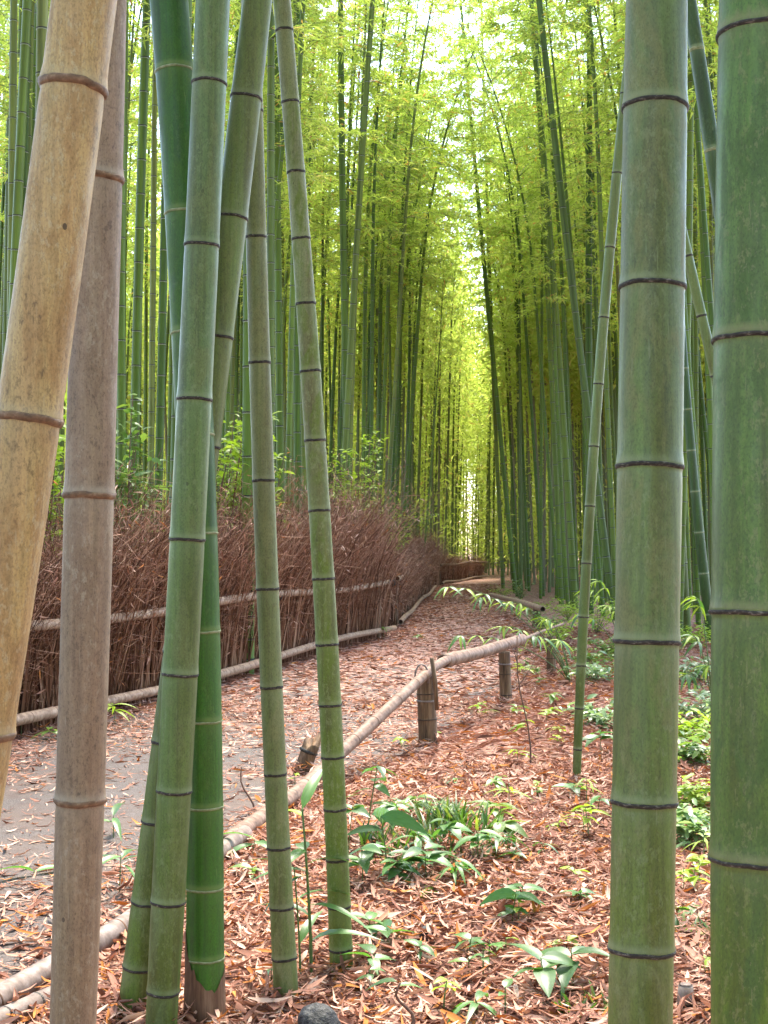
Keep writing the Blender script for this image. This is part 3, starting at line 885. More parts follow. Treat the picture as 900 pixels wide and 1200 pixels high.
# the rest, farther off: one mass
def far_grove(rest, name, label, NL=520, leaf=(.22, .42)):
    rg = np.random.default_rng(50)
    geo = Geo()
    n = len(rest)
    x = np.array([r[0] for r in rest]); y = np.array([r[1] for r in rest]); sg = np.array([1.0 if r[2] else -1.0 for r in rest])
    H = rg.uniform(13, 18, n)
    s = np.linspace(0, 1, 6)
    lean = rg.normal(.02, .02, n)
    pts = np.zeros((n, 6, 3))
    pts[:, :, 0] = x[:, None] + sg[:, None] * (lean * H)[:, None] * s + sg[:, None] * rg.uniform(.2, 1.2, n)[:, None] * np.clip(s - .5, 0, 1) ** 2 * 3
    pts[:, :, 1] = y[:, None] + rg.normal(0, .02, n)[:, None] * H[:, None] * s
    pts[:, :, 2] = H[:, None] * s
    rr = rg.uniform(.04, .056, n)[:, None] * np.array([1, .97, .9, .7, .42, .1])
    v, q = tubes(pts, rr, 6)
    geo.add(v, q, m=np.repeat(np.arange(n) % 3, 5 * 6))
    t = rg.uniform(.40, 1.0, (n, NL)) ** .95
    lowleaf = rg.random((n, NL)) < np.clip((y[:, None] - 40) / 200, 0, .2)
    t = np.where(lowleaf, rg.uniform(.05, .4, (n, NL)), t)
    f = t * 5; k = np.minimum(4, f.astype(int)); fr = (f - k)[..., None]
    row = np.arange(n)[:, None]
    c = pts[row, k] * (1 - fr) + pts[row, k + 1] * fr
    ht = np.clip((t - .44) / .56, 0, 1)
    R = 1.5 * np.minimum(1, .45 + 2.2 * ht) * (1 - .6 * ht) * np.sqrt(rg.uniform(.02, 1, (n, NL)))
    a = rg.uniform(0, 2 * math.pi, (n, NL))
    c = c + np.stack([np.cos(a) * R, np.sin(a) * R, rg.normal(0, .3, (n, NL))], -1)
    N = n * NL
    d = np.stack([rg.normal(0, 1, N), rg.normal(0, 1, N), rg.uniform(-1.2, .3, N)], 1)
    nr = unit(np.stack([rg.normal(0, .6, N), rg.normal(0, .6, N), np.ones(N)], 1))
    L = rg.uniform(leaf[0], leaf[1], N)
    v, tt = flat_leaves(c.reshape(-1, 3), d, nr, L, L * .22)
    geo.add(v, None, tt, m=3)
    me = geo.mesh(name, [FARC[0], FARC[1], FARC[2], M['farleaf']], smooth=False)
    tag(obj(name, me), label, None, None, "stuff")


FARC = [simple_mat("far_culm_a", [(.3, (.06, .10, .02)), (.7, (.11, .14, .035))], (20, 20, .6), .5, 0),
        simple_mat("far_culm_b", [(.3, (.09, .12, .03)), (.7, (.15, .16, .07))], (20, 20, .6), .5, 0),
        simple_mat("far_culm_c", [(.3, (.12, .12, .06)), (.7, (.18, .16, .09))], (20, 20, .6), .5, 0)]
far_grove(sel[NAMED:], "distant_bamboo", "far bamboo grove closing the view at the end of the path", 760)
# the same grove goes on beside and behind the viewpoint, over the path too; unseen, added to shade the foreground
near_rest = []
for _ in range(4000):
    x, y = random.uniform(-13, 13), random.uniform(-14, 12)
    if abs(x) < .36 * y + 1.6 or math.hypot(x, y) < 2.2: continue
    if fence_x(max(y, 3)) - .5 < x < -.8: continue
    if all((a - x) ** 2 + (b_ - y) ** 2 > 1.1 for a, b_, _l in near_rest): near_rest.append((x, y, x < 0))
far_grove(near_rest, "unseen_shade_bamboo", "unseen rest of the bamboo grove, added around the viewpoint to shade the foreground", 520, (.16, .30))
print("surrounding", len(near_rest))

# ------------------------------------------------------------------ poles and the fences
def pole_mesh(name, path, r0, r1, nodes, mat, sides=20, hollow=(True, True), seed=0):
    """A cut bamboo pole with joints and open ends."""
    rg = np.random.default_rng(seed)
    path = np.asarray(path, float)
    L = np.linalg.norm(np.diff(path, axis=0), axis=1).sum()
    cum = np.concatenate([[0], np.cumsum(np.linalg.norm(np.diff(path, axis=0), axis=1))])
    offs = np.array([-.05, -.02, -.008, 0, .008, .02, .05])
    s = np.unique(np.concatenate([np.linspace(0, L, 24)] + [n + offs for n in nodes])); s = s[(s >= 0) & (s <= L)]
    at = lambda q_: np.stack([np.interp(q_, cum, path[:, i]) for i in range(3)], -1)
    r = np.interp(s, [0, L], [r0, r1])
    for n in nodes: r = r * (1 + .045 * np.exp(-((s - n) / .007) ** 2) + .012 * np.exp(-((s - n) / .03) ** 2))
    pts, rr = at(s), r
    mi_pre = mi_post = 0
    t0 = unit(pts[1] - pts[0]); t1 = unit(pts[-1] - pts[-2])
    if hollow[0]:
        pts = np.vstack([pts[0] + t0 * .06, pts[0] + t0 * .06, pts[0] + t0 * .001, pts]); rr = np.concatenate([[.001, r0 * .72, r0 * .78], rr]); mi_pre = 2
    if hollow[1]:
        pts = np.vstack([pts, pts[-1] - t1 * .001, pts[-1] - t1 * .06, pts[-1] - t1 * .06]); rr = np.concatenate([rr, [r1 * .78, r1 * .72, .001]]); mi_post = 2
    # frames must not flip where the profile doubles back: use one steady frame
    t = unit(at(np.array([L]))[0] - at(np.array([0.0]))[0])
    ref = np.array([0, 0, 1.0]) if abs(t[2]) < .8 else np.array([1.0, 0, 0])
    a = unit(np.cross(t, ref)); b = np.cross(a, t)
    th = np.arange(sides) * 2 * math.pi / sides
    v = pts[:, None, :] + rr[:, None, None] * (np.cos(th)[None, :, None] * b + np.sin(th)[None, :, None] * a)
    Mn = len(pts)
    i = np.arange(Mn - 1)[:, None] * sides; k = np.arange(sides)[None, :]
    q = np.stack([i + k, i + (k + 1) % sides, i + sides + (k + 1) % sides, i + sides + k], -1).reshape(-1, 4)
    mi = np.zeros(Mn - 1, int)
    if mi_pre: mi[:mi_pre] = 1
    if mi_post: mi[-mi_post:] = 1
    return mesh_np(name, v.reshape(-1, 3), q, mats=[mat, M['hollow']], mat_idx=np.repeat(mi, sides)), at


def ring_mesh(c, t, r, h, mat, sides=20):
    c = np.asarray(c); t = unit(np.asarray(t, float))
    pts = np.stack([c - t * h, c - t * h * .5, c + t * h * .5, c + t * h])
    v, q, _ = lathe(pts, np.array([r * 1.0, r * 1.065, r * 1.065, r * 1.0]), sides)
    return mesh_np("node_ring", v, q, mats=[mat])


def pole(parent, name, path, r0, r1, gap, mat, ring_mat=None, seed=0, hollow=(True, True), org=None, rings=True):
    rg = random.Random(seed)
    org = np.array(parent.location) if parent is not None else np.asarray(org)
    path = np.asarray(path, float) - org
    L = np.linalg.norm(np.diff(path, axis=0), axis=1).sum()
    nodes, s = [], gap * rg.uniform(.3, .8)
    while s < L - .06: nodes.append(s); s += gap * rg.uniform(.85, 1.15)
    me, at = pole_mesh(name, path, r0, r1, nodes, mat, hollow=hollow, seed=seed)
    o = obj(name, me, parent, (0, 0, 0) if parent is not None else org)
    if rings:
        for n in nodes:
            r = r0 + (r1 - r0) * n / L
            obj("node_ring", ring_mesh(at(np.array([n]))[0], at(np.array([n + .01]))[0] - at(np.array([n - .01]))[0], r, .006, ring_mat or M['sheath']), o)
    return o


def curve_pts(tab, n=30, wob=0.0, seed=0):
    t = np.asarray(tab, float)
    s = np.concatenate([[0], np.cumsum(np.linalg.norm(np.diff(t, axis=0), axis=1))])
    q = np.linspace(0, s[-1], n)
    p = np.stack([np.interp(q, s, t[:, i]) for i in range(3)], -1)
    if wob:
        p[:, 2] += wob * np.sin(q * 1.3 + seed); p[:, 0] += wob * np.sin(q * .9 + seed * 2)
    return p


def brush(parent, y0, y1, top_fn, dens, seed, splay=.25, thick=.32, clump_name="brush_twigs"):
    """Bundled twigs standing along the fence line between two distances."""
    rg = np.random.default_rng(seed)
    n = int((y1 - y0) * dens)
    y = rg.uniform(y0, y1, n)
    x = fence_x(y) - rg.uniform(0, thick, n)
    tops = top_fn(y)
    tops = tops * (1 + .10 * np.sin(y * 9.0 + seed) * np.sin(y * 4.3))
    h = tops * np.where(rg.random(n) < .12, rg.uniform(.95, 1.22, n), rg.uniform(.45, 1.0, n) ** .6)
    base = np.stack([x, y, rg.uniform(-.02, .25, n) * (rg.random(n) < .4)], 1)
    S = 5
    s = np.linspace(0, 1, S)
    lean = rg.normal(0, .10, (n, 2)); curv = rg.normal(0, splay * .8, (n, 2))
    p = np.zeros((n, S, 3))
    p[:, :, 0] = base[:, :1] + lean[:, :1] * h[:, None] * s + curv[:, :1] * h[:, None] * s ** 3 + rg.normal(0, .008, (n, S))
    p[:, :, 1] = base[:, 1:2] + lean[:, 1:] * h[:, None] * s + curv[:, 1:] * h[:, None] * s ** 3 + rg.normal(0, .008, (n, S))
    p[:, :, 2] = base[:, 2:] + (h - base[:, 2])[:, None] * s
    r = rg.lognormal(math.log(.0046), .4, n)[:, None] * np.array([1, .9, .75, .5, .2])
    geo = Geo()
    v, q = tubes(p, r, 3); geo.add(v, q)
    # side sprigs
    m = int(n * 3.2)
    b = rg.integers(0, n, m); f = rg.uniform(.15, 1.0, m) ** .7 * 3.999; k = f.astype(int); fr = (f - k)[:, None]
    o = p[b, k] * (1 - fr) + p[b, k + 1] * fr
    a = rg.uniform(0, 2 * math.pi, m); L = rg.uniform(.10, .42, m)
    d = unit(np.stack([np.cos(a) * .8, np.sin(a) * .8, rg.uniform(-.3, 1.2, m)], 1))
    s3 = np.linspace(0, 1, 3)
    tw = o[:, None, :] + d[:, None, :] * (L[:, None] * s3)[..., None]
    tw[:, 1:, :] += rg.normal(0, .028, (m, 2, 3))
    v, q = tubes(tw, rg.uniform(.0012, .0028, m)[:, None] * np.array([1, .8, .3]), 3); geo.add(v, q)
    # dry leaves caught in the twigs
    c = int(n * 1.3)
    b = rg.integers(0, n, c); kk = rg.integers(1, S, c)
    pos = p[b, kk] + rg.normal(0, .03, (c, 3))
    L = rg.uniform(.05, .11, c)
    v, t = flat_leaves(pos, rg.normal(0, 1, (c, 3)) - np.array([0, 0, .6]), rg.normal(0, 1, (c, 3)), L, L * .16); geo.add(v, None, t, 1)
    geo.v = [vv - np.array(parent.location) for vv in geo.v]
    ob = obj(clump_name, geo.mesh(clump_name, [M['twig'], M['litter']], smooth=False), parent)
    ob["kind"] = "stuff"
    return ob


def fence_section(y0, y1, top_fn, dens, label, seed, rail_z=.79, low_z=.08, low=True, post_gap=2.4, rail_r=.041, splay=.25):
    f = empty("brushwood_fence", (float(fence_x(y0)), y0, 0), label, "fence", "brushwood fence sections along the path")
    brush(f, y0, y1, top_fn, dens, seed, splay)
    ys = np.linspace(y0, y1, max(3, int((y1 - y0) / .8)))
    up = np.stack([fence_x(ys) + .05, ys, np.full(len(ys), rail_z) + .025 * np.sin(ys * .9 + seed)], -1)
    # rails are whole poles end to end
    cut = [0, len(ys) // 2, len(ys) - 1] if y1 - y0 > 8 else [0, len(ys) - 1]
    for a, b in zip(cut[:-1], cut[1:]):
        pole(f, "rail", up[a:b + 1] + np.array([[0, 0, .01 * (a > 0)]]), rail_r * 1.05, rail_r * .9, .42, M['fencepole'], seed=seed + a)
    if low:
        dn = np.stack([fence_x(ys) + .10, ys, np.full(len(ys), low_z) + .03 * np.sin(ys * .7 + seed * 2)], -1)
        for a, b in zip(cut[:-1], cut[1:]):
            pole(f, "rail", dn[a:b + 1] + np.array([[0, 0, .008 * (a > 0)]]), rail_r * 1.1, rail_r * .95, .40, M['fencepole'], seed=seed + 7 + a)
    y = y0 + .4
    while y < y1:
        p = np.array([float(fence_x(y)) + .0, y, 0])
        pole(f, "post", np.array([p + [0, 0, -.05], p + [0, 0, .95]]), .035, .033, .3, M['dark_wood'], seed=int(y * 10), rings=False)
        for z in (rail_z,):
            c = np.array([float(fence_x(y)) + .05, y, z]) - np.array(f.location)
            t = unit(np.array([float(fence_x(y + .1) - fence_x(y - .1)), .2, 0]))
            v, q, _ = lathe(np.stack([c - t * .02, c - t * .018, c + t * .018, c + t * .02]), np.array([.034, .041, .041, .034]), 14)
            obj("rope_tie", mesh_np("rope_tie", v, q, mats=[M['rope']]), f)
        y += post_gap
    return f


top1 = lambda y: np.interp(y, [3, 8.8, 9.6, 10.6, 12, 14, 16.5, 18.5, 20.2, 20.6], [1.3, 1.3, 1.38, 1.62, 1.75, 1.75, 1.78, 1.98, 2.0, 1.8]) * (1 + .05 * np.sin(y * 4.1))
f1 = fence_section(5.2, 20.6, top1, 560, "long brown brushwood fence tied with bamboo rails beside the path", 1, low_z=.13)
c = np.array([.06 + .06, 20.5, .8]) - np.array(f1.location)
v, q, _ = lathe(np.stack([c - [0, .12, 0], c - [0, .1, 0], c + [0, .1, 0], c + [0, .12, 0]]), np.array([.036, .055, .055, .036]), 16)
obj("rope_tie", mesh_np("rope_tie", v, q, mats=[M['rope']]), f1)
top2 = lambda y: np.interp(y, [22, 25, 30, 36, 41, 46], [1.2, 1.1, 1.05, 1.5, 1.5, 1.3]) * (1 + .08 * np.sin(y * 2.3))
fence_section(22.5, 42, top2, 300, "farther reddish brushwood fence stretch after the step in the fence line", 2, rail_z=.82, rail_r=.04)
top3 = lambda y: np.interp(y, [46, 50, 55, 62], [1.2, 1.0, .8, .7]) * (1 + .1 * np.sin(y * 1.7))
fence_section(46, 57, top3, 170, "low brushwood fence at the far end where the path bends", 3, rail_z=.70, rail_r=.034, post_gap=4)

# low rail fence between path and leaf litter
lf = empty("rail_fence", G(502, 873), "low rail fence of grey bamboo poles on short dark posts", "fence")
lo = np.array(lf.location)


def post(base, h, r, lean=(0, 0), seed=0):
    b = np.asarray(base); rg = np.random.default_rng(seed)
    top = b + np.array([lean[0], lean[1], h])
    s = np.linspace(0, 1, 7)
    path = b + (top - b) * s[:, None]; path[0, 2] -= .06
    o = pole(lf, "post", path, r * 1.02, r * .95, .16, M['dark_wood'], M['hollow'], seed=seed, hollow=(False, True))
    return o


p1, p2, p3, p4 = G(502, 873), G(593, 823), G(646, 790), G(628, 737)
post(p1, .47, .064, (-.02, 0), 1); post(p2, .44, .052, (-.015, 0), 2); post(p3, .40, .05, (0, 0), 3); post(p4, .38, .07, (.03, 0), 4)
pole(lf, "rail", curve_pts([G(262, 990, .045), G(350, 928, .06), P(505, 784, 9.25), P(532, 768, 10.2)], 16), .042, .032, .38, M['pole'], seed=3)
pole(lf, "rail", curve_pts([P(519, 775, 9.85), P(565, 764, 10.8), P(612, 749, 11.9)], 12), .049, .046, .40, M['pole'], seed=4)
pole(lf, "rail", curve_pts([P(606, 752, 11.8), P(640, 738, 14.2), P(660, 731, 15.2)], 12), .018, .013, .42, M['pole'], seed=5)
pole(lf, "rail", curve_pts([P(636, 714, 21.5), P(612, 706, 24), P(575, 697, 31)], 12), .048, .044, .42, M['fencepole'], seed=6)
# wire hoop and stake that hold the rail on the first post, wire on the second
a = np.linspace(0, math.pi, 14)
wc = P(496, 790, 9.15) - lo
hoop = np.stack([wc[0] + .045 * -np.cos(a) - .01, np.full(14, wc[1]), wc[2] - .02 + .085 * np.sin(a)], -1)
hoop = np.vstack([hoop[0] - [0, 0, .05], hoop, hoop[-1] - [0, 0, .04]])
v, q, t = lathe(hoop, np.full(len(hoop), .006), 8, (True, True)); obj("wire_hoop", mesh_np("wire_hoop", v, q, t, mats=[M['wire']]), lf)
st = np.stack([P(512, 832, 9.12), P(510, 800, 9.12), P(506, 771, 9.12)]) - lo
v, q, t = lathe(st, np.array([.014, .016, .015]), 8, (True, True)); obj("stake", mesh_np("stake", v, q, t, mats=[M['dark_wood']]), lf)
for pc, rr_, zc in ((p1, .067, .30), (p2, .055, .33)):
    c = np.array([pc[0] - .012, pc[1], zc]) - lo
    v, q, _ = lathe(np.stack([c - [0, 0, .006], c - [0, 0, .004], c + [0, 0, .004], c + [0, 0, .006]]), np.array([rr_ - .004, rr_ + .004, rr_ + .004, rr_ - .004]), 18)
    obj("wire_band", mesh_np("wire_band", v, q, mats=[M['wire']]), lf)
c = P(606, 752, 11.75) - lo
a = np.linspace(0, 2 * math.pi, 19)
lp = np.stack([c[0] + .06 * np.sin(a) * .3, c[1] + .064 * np.cos(a), c[2] + .068 * np.sin(a)], -1)
v, q, t = lathe(lp, np.full(19, .007), 6); obj("wire_hoop", mesh_np("wire_hoop", v, q, t, mats=[M['wire']]), lf)

# poles lying on the ground
o = pole(None, "fallen_pole", curve_pts([G(285, 978, .045), G(150, 1084, .045), G(-60, 1203, .045)], 14, .008, 1), .036, .040, .36, M['palepole'], seed=8, org=G(150, 1084))
tag(o, "weathered bamboo pole lying in leaf litter behind the green stems", "pole")
o = pole(None, "cut_bamboo_piece", curve_pts([G(62, 1166, .03), G(-20, 1204, .03)], 8), .028, .03, .14, M['palepole'], M['ring'], seed=9, org=G(20, 1186))
tag(o, "short bleached white bamboo piece beside the dry greyish tan stem's foot", "pole")
# broken post beyond the rail
b0 = G(351, 907)
t = empty("broken_stump", b0, "short broken brown post leaning behind the fallen rail", "stump")
n = 16; th = np.arange(n) * 2 * math.pi / n
V = []
for k_, f in enumerate(np.linspace(0, 1, 7)):
    topz = .19 + .035 * np.sin(th * 1 + .5) + .02 * np.sin(th * 3)
    zz_ = -.03 + (topz + .03) * f
    V.append(np.stack([.055 * np.cos(th) * (1 - .05 * f) + .075 * f, .05 * np.sin(th), zz_], 1))
V = np.concatenate(V + [np.array([[.07, 0, .13]])])
i = np.arange(6)[:, None] * n; k = np.arange(n)[None, :]
q = np.stack([i + k, i + (k + 1) % n, i + n + (k + 1) % n, i + n + k], -1).reshape(-1, 4)
tt = np.array([(7 * n, 6 * n + j, 6 * n + (j + 1) % n) for j in range(n)])
obj("post", mesh_np("post", V, q, tt, mats=[M['dark_wood']]), t)
v, q, _ = lathe(np.array([[.05, 0, .125], [.052, 0, .13], [.056, 0, .14], [.058, 0, .145]]), np.array([.05, .057, .057, .05]), 16)
obj("node_ring", mesh_np("node_ring", v, q, mats=[M['ring']]), t)

# dark stone near the slim grey stem, cut bamboo stub by the broad stem
import bmesh
def rock(loc, r, seed, label, squash=.85):
    bm = bmesh.new(); bmesh.ops.create_icosphere(bm, subdivisions=4, radius=1)
    rg = np.random.default_rng(seed); ph = rg.uniform(0, 6, 9)
    for vtx in bm.verts:
        x, y, z = vtx.co
        f = 1 + .09 * math.sin(2.1 * x + ph[0]) * math.sin(2.3 * y + ph[1]) + .06 * math.sin(4 * z + ph[2] + 2 * x) + .025 * math.sin(9 * x + ph[3]) * math.sin(8 * y + ph[4] + 7 * z)
        vtx.co = Vector((x * r * f, y * r * f, z * r * f * squash))
    me = bpy.data.meshes.new("stone"); bm.to_mesh(me); bm.free(); me.materials.append(M['stone'])
    me.polygons.foreach_set("use_smooth", [True] * len(me.polygons))
    return tag(obj("stone", me, None, loc), label, "stone")


rock(G(373, 1213) + np.array([0, 0, .018]), .062, 1, "rounded dark slate stone half buried at the bottom picture edge", 1.15)
rock(G(501, 1098) + np.array([0, 0, .01]), .032, 2, "small brown grey pebble lying in litter below the grass tufts", .8)
b0 = G(803, 1206)
t = empty("bamboo_stub", b0, "short pinkish bamboo stub beside the broad grey green stem", "stub")
v, q, tr = lathe(np.array([[0, 0, -.03], [0, 0, .05], [.001, 0, .07], [.001, 0, .075], [.002, 0, .12], [.002, 0, .125], [.002, 0, .11]]), np.array([.024, .023, .0225, .024, .021, .017, .003]), 16)
obj("stem", mesh_np("stem", v, q, mats=[M['palepole']]), t)
v, q, tr = lathe(np.array([[0, 0, .066], [0, 0, .069], [0, 0, .073], [0, 0, .076]]), np.array([.022, .0255, .0255, .022]), 16)
obj("node_ring", mesh_np("node_ring", v, q, mats=[M['ring']]), t)


# ------------------------------------------------------------------ undergrowth
def leaf_mesh(name, L, W, droop=.35, fold=.25, mat='seedleaf', pleats=0, n=7, tipp=1.4):
    """A single broad leaf along +X, its stalk end at the origin."""
    s = np.linspace(0, 1, n)
    w = np.sin(math.pi * s ** .75) ** .8 * (1 - .25 * s); w[0] = .06; w[-1] = .02
    cols = 5 if not pleats else 2 * pleats + 1
    u = np.linspace(-1, 1, cols)
    V = np.zeros((n, cols, 3))
    for i in range(n):
        zc = -droop * L * s[i] ** 2
        for j in range(cols):
            zf = fold * abs(u[j]) * w[i] * W * .5
            if pleats: zf += .05 * W * (1 if j % 2 else -1) * w[i]
            V[i, j] = (s[i] * L * (1 - .12 * droop * s[i]), u[j] * w[i] * W * .5, zc + zf)
    ii = (np.arange(n - 1)[:, None] * cols + np.arange(cols - 1)[None, :])
    q = np.stack([ii, ii + 1, ii + cols + 1, ii + cols], -1).reshape(-1, 4)
    return mesh_np(name, V, q, mats=[M[mat]], smooth=not pleats)


LEAF = {
    'broad': leaf_mesh("leaf", .12, .062), 'broad2': leaf_mesh("leaf", .10, .058, .5, .15), 'lance': leaf_mesh("leaf", .20, .042, .45),
    'lance2': leaf_mesh("leaf", .17, .034, .7, .2), 'limebroad': leaf_mesh("leaf", .09, .05, .4, .25, 'lime'), 'limelance': leaf_mesh("leaf", .17, .028, .5, .2, 'lime'),
    'pleat': leaf_mesh("leaf", .26, .15, .45, .15, 'seedleaf', 6), 'under': leaf_mesh("leaf", .13, .06, .45, .2, 'under'),
}


def stem_mesh(pts, r0, r1, mat):
    v, q, t = lathe(np.asarray(pts), np.linspace(r0, r1, len(pts)), 6, (False, True))
    return mesh_np("stem", v, q, t, mats=[M[mat]])


def plant(name, base, h, leaves, label, group=None, lean=(0, 0), stem='gstem', r=.003, cat="plant", scale=1.0):
    """A small plant: stem and separate leaves. leaves: (fraction of height, azimuth deg, elevation deg, kind, size)."""
    t = empty(name, base, label, cat, group)
    s = np.linspace(0, 1, 6)
    pts = np.stack([lean[0] * s ** 1.5, lean[1] * s ** 1.5, h * s - .01 * (s == 0)], -1)
    obj("stem", stem_mesh(pts, r, r * .5, stem), t)
    for f, az, el, kind, sz in leaves:
        p = np.array([np.interp(f, s, pts[:, i]) for i in range(3)])
        o = obj("leaf", LEAF[kind], t, p, Euler((rad(random.uniform(-20, 20)), -rad(el), rad(az))))
        o.scale = (sz,) * 3
    return t


def whorl(n, f=1.0, el=15, kind='broad', sz=1.0, a0=0, spread=.12):
    return [(min(1, f - spread * random.random()), a0 + 360 * k / n + random.uniform(-25, 25), el + random.uniform(-18, 18), kind, sz * random.uniform(.7, 1.1)) for k in range(n)]


plant("sapling", G(365, 1142), .52, [(1, 60, 55, 'lance', 1.0), (.95, 150, 30, 'limebroad', 1.0), (.62, 200, 20, 'lance', .9), (.6, 215, -5, 'lance', .95), (.42, -25, 10, 'lance', 1.1), (.66, 20, 30, 'lance2', 1.0), (.2, -20, 40, 'lance2', 1.2), (.35, 170, 45, 'lance2', .9), (.75, 110, 20, 'broad', .8), (.75, 250, 10, 'lance', .9)], "tall green sapling with long lance leaves between two slim stems", lean=(-.03, 0), r=.006)
plant("sapling", G(352, 1145), .34, [(1, 190, 35, 'lance', .8), (.7, 30, 35, 'lance2', 1.0), (.9, 250, 25, 'broad', .7), (.3, 60, 55, 'lance2', 1.0)], "shorter green shoot close to the tall lance leaved sapling", lean=(-.02, 0), r=.004)
plant("seedling", G(430, 990), .36, whorl(4, 1, 0, 'broad', 1.0, 20) + whorl(3, .8, 5, 'broad2', 1.2, 60) + [(.6, 190, 20, 'lance', .8), (.5, 0, 15, 'broad', .9), (.95, 10, 5, 'broad2', 1)], "leafy seedling with drooping oval leaves beside the lichen mottled stem", lean=(.05, 0), r=.004)
plant("seedling", G(408, 1010), .24, whorl(5, 1, 10, 'broad', .9, 10), "seedling hidden half behind the lichen mottled stem", lean=(.02, 0))
plant("pleated_plant", G(455, 1040), .28, [(1, -20, 5, 'pleat', .75), (.8, 200, 20, 'pleat', .6), (.9, 80, 35, 'pleat', .6)], "plant with a broad pleated leaf among the grass tufts", lean=(-.03, 0), r=.004)
SEED = [
    (437, 1100, .07, 4, 'broad', 1.0, "oval leaved seedling just below the lichen mottled stem's foot"), (455, 1108, .06, 4, 'broad', 1.0, "oval leaved seedling standing left of the small pebble"),
    (430, 1140, .06, 4, 'broad', 1.0, "low two-leaved green seedling near the bottom beside lichen stem"), (600, 1085, .13, 4, 'pleat', .55, "seedling with wide ribbed leaves in the open leaf litter"),
    (613, 1068, .10, 3, 'broad', 1.0, "small seedling tucked behind the wide ribbed one"), (550, 1120, .06, 4, 'broad2', .9, "dark small seedling between ribbed and oval leaved ones"),
    (640, 1172, .12, 5, 'broad', 1.25, "larger oval leaved seedling near the broad stem's foot"), (672, 1165, .14, 4, 'broad', 1.3, "seedling with a big drooping leaf touching the broad stem"),
    (560, 1190, .05, 5, 'lance2', .9, "flat pale leaved seedling at the bottom picture edge"), (520, 1180, .08, 4, 'limebroad', .8, "small greyish shoot rising from dry leaves at the bottom"),
    (505, 1060, .06, 4, 'limebroad', .9, "bright yellow green seedling in the litter under the grass"), (672, 1032, .05, 3, 'limebroad', .9, "single bright green seedling left of the broad stem"),
    (640, 1010, .08, 4, 'lance2', .6, "thin leaved shoot in the middle of the leaf litter"), (690, 985, .16, 7, 'limebroad', 1.1, "yellow green seedling by the broad stem's left side"),
    (672, 938, .08, 5, 'broad', 1.0, "green seedling at the foot of the very slim stem"), (700, 955, .10, 4, 'broad', .9, "green seedling between the very slim and the broad stem"),
    (705, 895, .22, 6, 'broad', 1.4, "clump with large green leaves left of the broad stem"), (640, 850, .12, 4, 'limebroad', 1.0, "small lime plant beside the third rail post"),
    (575, 1000, .10, 6, 'broad2', .8, "small leafy seedling at the grass tufts' edge"), (545, 1040, .09, 6, 'broad', .8, "low leafy seedling in front of the grass tufts"),
    (480, 1040, .14, 7, 'broad', .9, "leafy seedling at the left end of the grass tufts"), (515, 1030, .12, 7, 'broad2', 1.0, "dense leafy seedling in the middle of the grass tufts"),
    (600, 1025, .09, 5, 'broad', .8, "seedling right of the grass tufts"), (505, 868, .05, 5, 'limebroad', 1.0, "low lime leaves at the first rail post's foot"),
    (470, 875, .06, 5, 'limebroad', .9, "low lime leaves left of the first rail post"), (560, 835, .07, 6, 'limebroad', 1.2, "low lime leaves between first and second rail posts"),
    (605, 840, .08, 6, 'under', .9, "green leaves sprouting below the second rail post"),
    (135, 850, .16, 9, 'limelance', 1.1, "green tuft under the brushwood fence's lower rail"), (60, 868, .10, 5, 'under', 1.1, "little green plant before the fence near the leaning tan stem"),
    (25, 865, .14, 5, 'under', .9, "green sprig at the fence foot beside the tan stem"),
    (133, 985, .12, 3, 'lance', 1.0, "lance leaved shoot on the path edge beside the grey tan stem"), (140, 1050, .16, 5, 'lance', .9, "lance leaved shoot behind the fallen pole"),
    (40, 1030, .04, 2, 'lance', 1.0, "single flat green leaf shoot on the grey path"), (295, 1010, .10, 4, 'lance', 1.0, "lance leaved shoot by the fallen rail's low end"),
    (450, 750, .20, 8, 'under', 1.0, "dull green plant climbing the fence end by the path"), (490, 752, .10, 6, 'under', .9, "small weed at the path edge past the fence step"),
]
PATCH = [(440, 1020, 'lance2', "slender leaved plant at the patch's lichen stem side"), (460, 990, 'broad', "oval leaved plant behind the pleated leaf"), (470, 1050, 'broad2', "low oval leaved plant in front of the pleated leaf"), (490, 1015, 'lance2', "narrow leaved plant between short and tall grass tufts"),
         (500, 1045, 'broad', "oval leaved plant below the left grass tuft"), (530, 1015, 'broad2', "oval leaved plant in front of the tallest grass tuft"), (535, 1050, 'lance2', "narrow leaved plant low in front of the grass"), (560, 1025, 'broad', "oval leaved plant below the right grass tuft"),
         (580, 1020, 'lance2', "narrow leaved plant at the patch's far right"), (590, 995, 'under', "light green plant behind the low grass tuft"), (525, 965, 'under', "light green plant behind the tallest grass tuft"), (490, 970, 'under', "light green plant at the back of the grass patch"), (455, 965, 'lance2', "narrow leaved plant at the back beside the drooping seedling"), (425, 1050, 'broad', "oval leaved plant close to the lichen stem's foot")]
SEED += [(px, py, random.uniform(.10, .22), random.randint(8, 13), kd, random.uniform(.8, 1.05), lb) for px, py, kd, lb in PATCH]
for px, py, h, n, kind, sz, lb in SEED:
    plant("seedling", G(px, py), h, whorl(n, 1, 12, kind, sz, random.uniform(0, 90), .4), lb, "seedlings in the leaf litter", (random.uniform(-.02, .02), random.uniform(-.02, .02)))

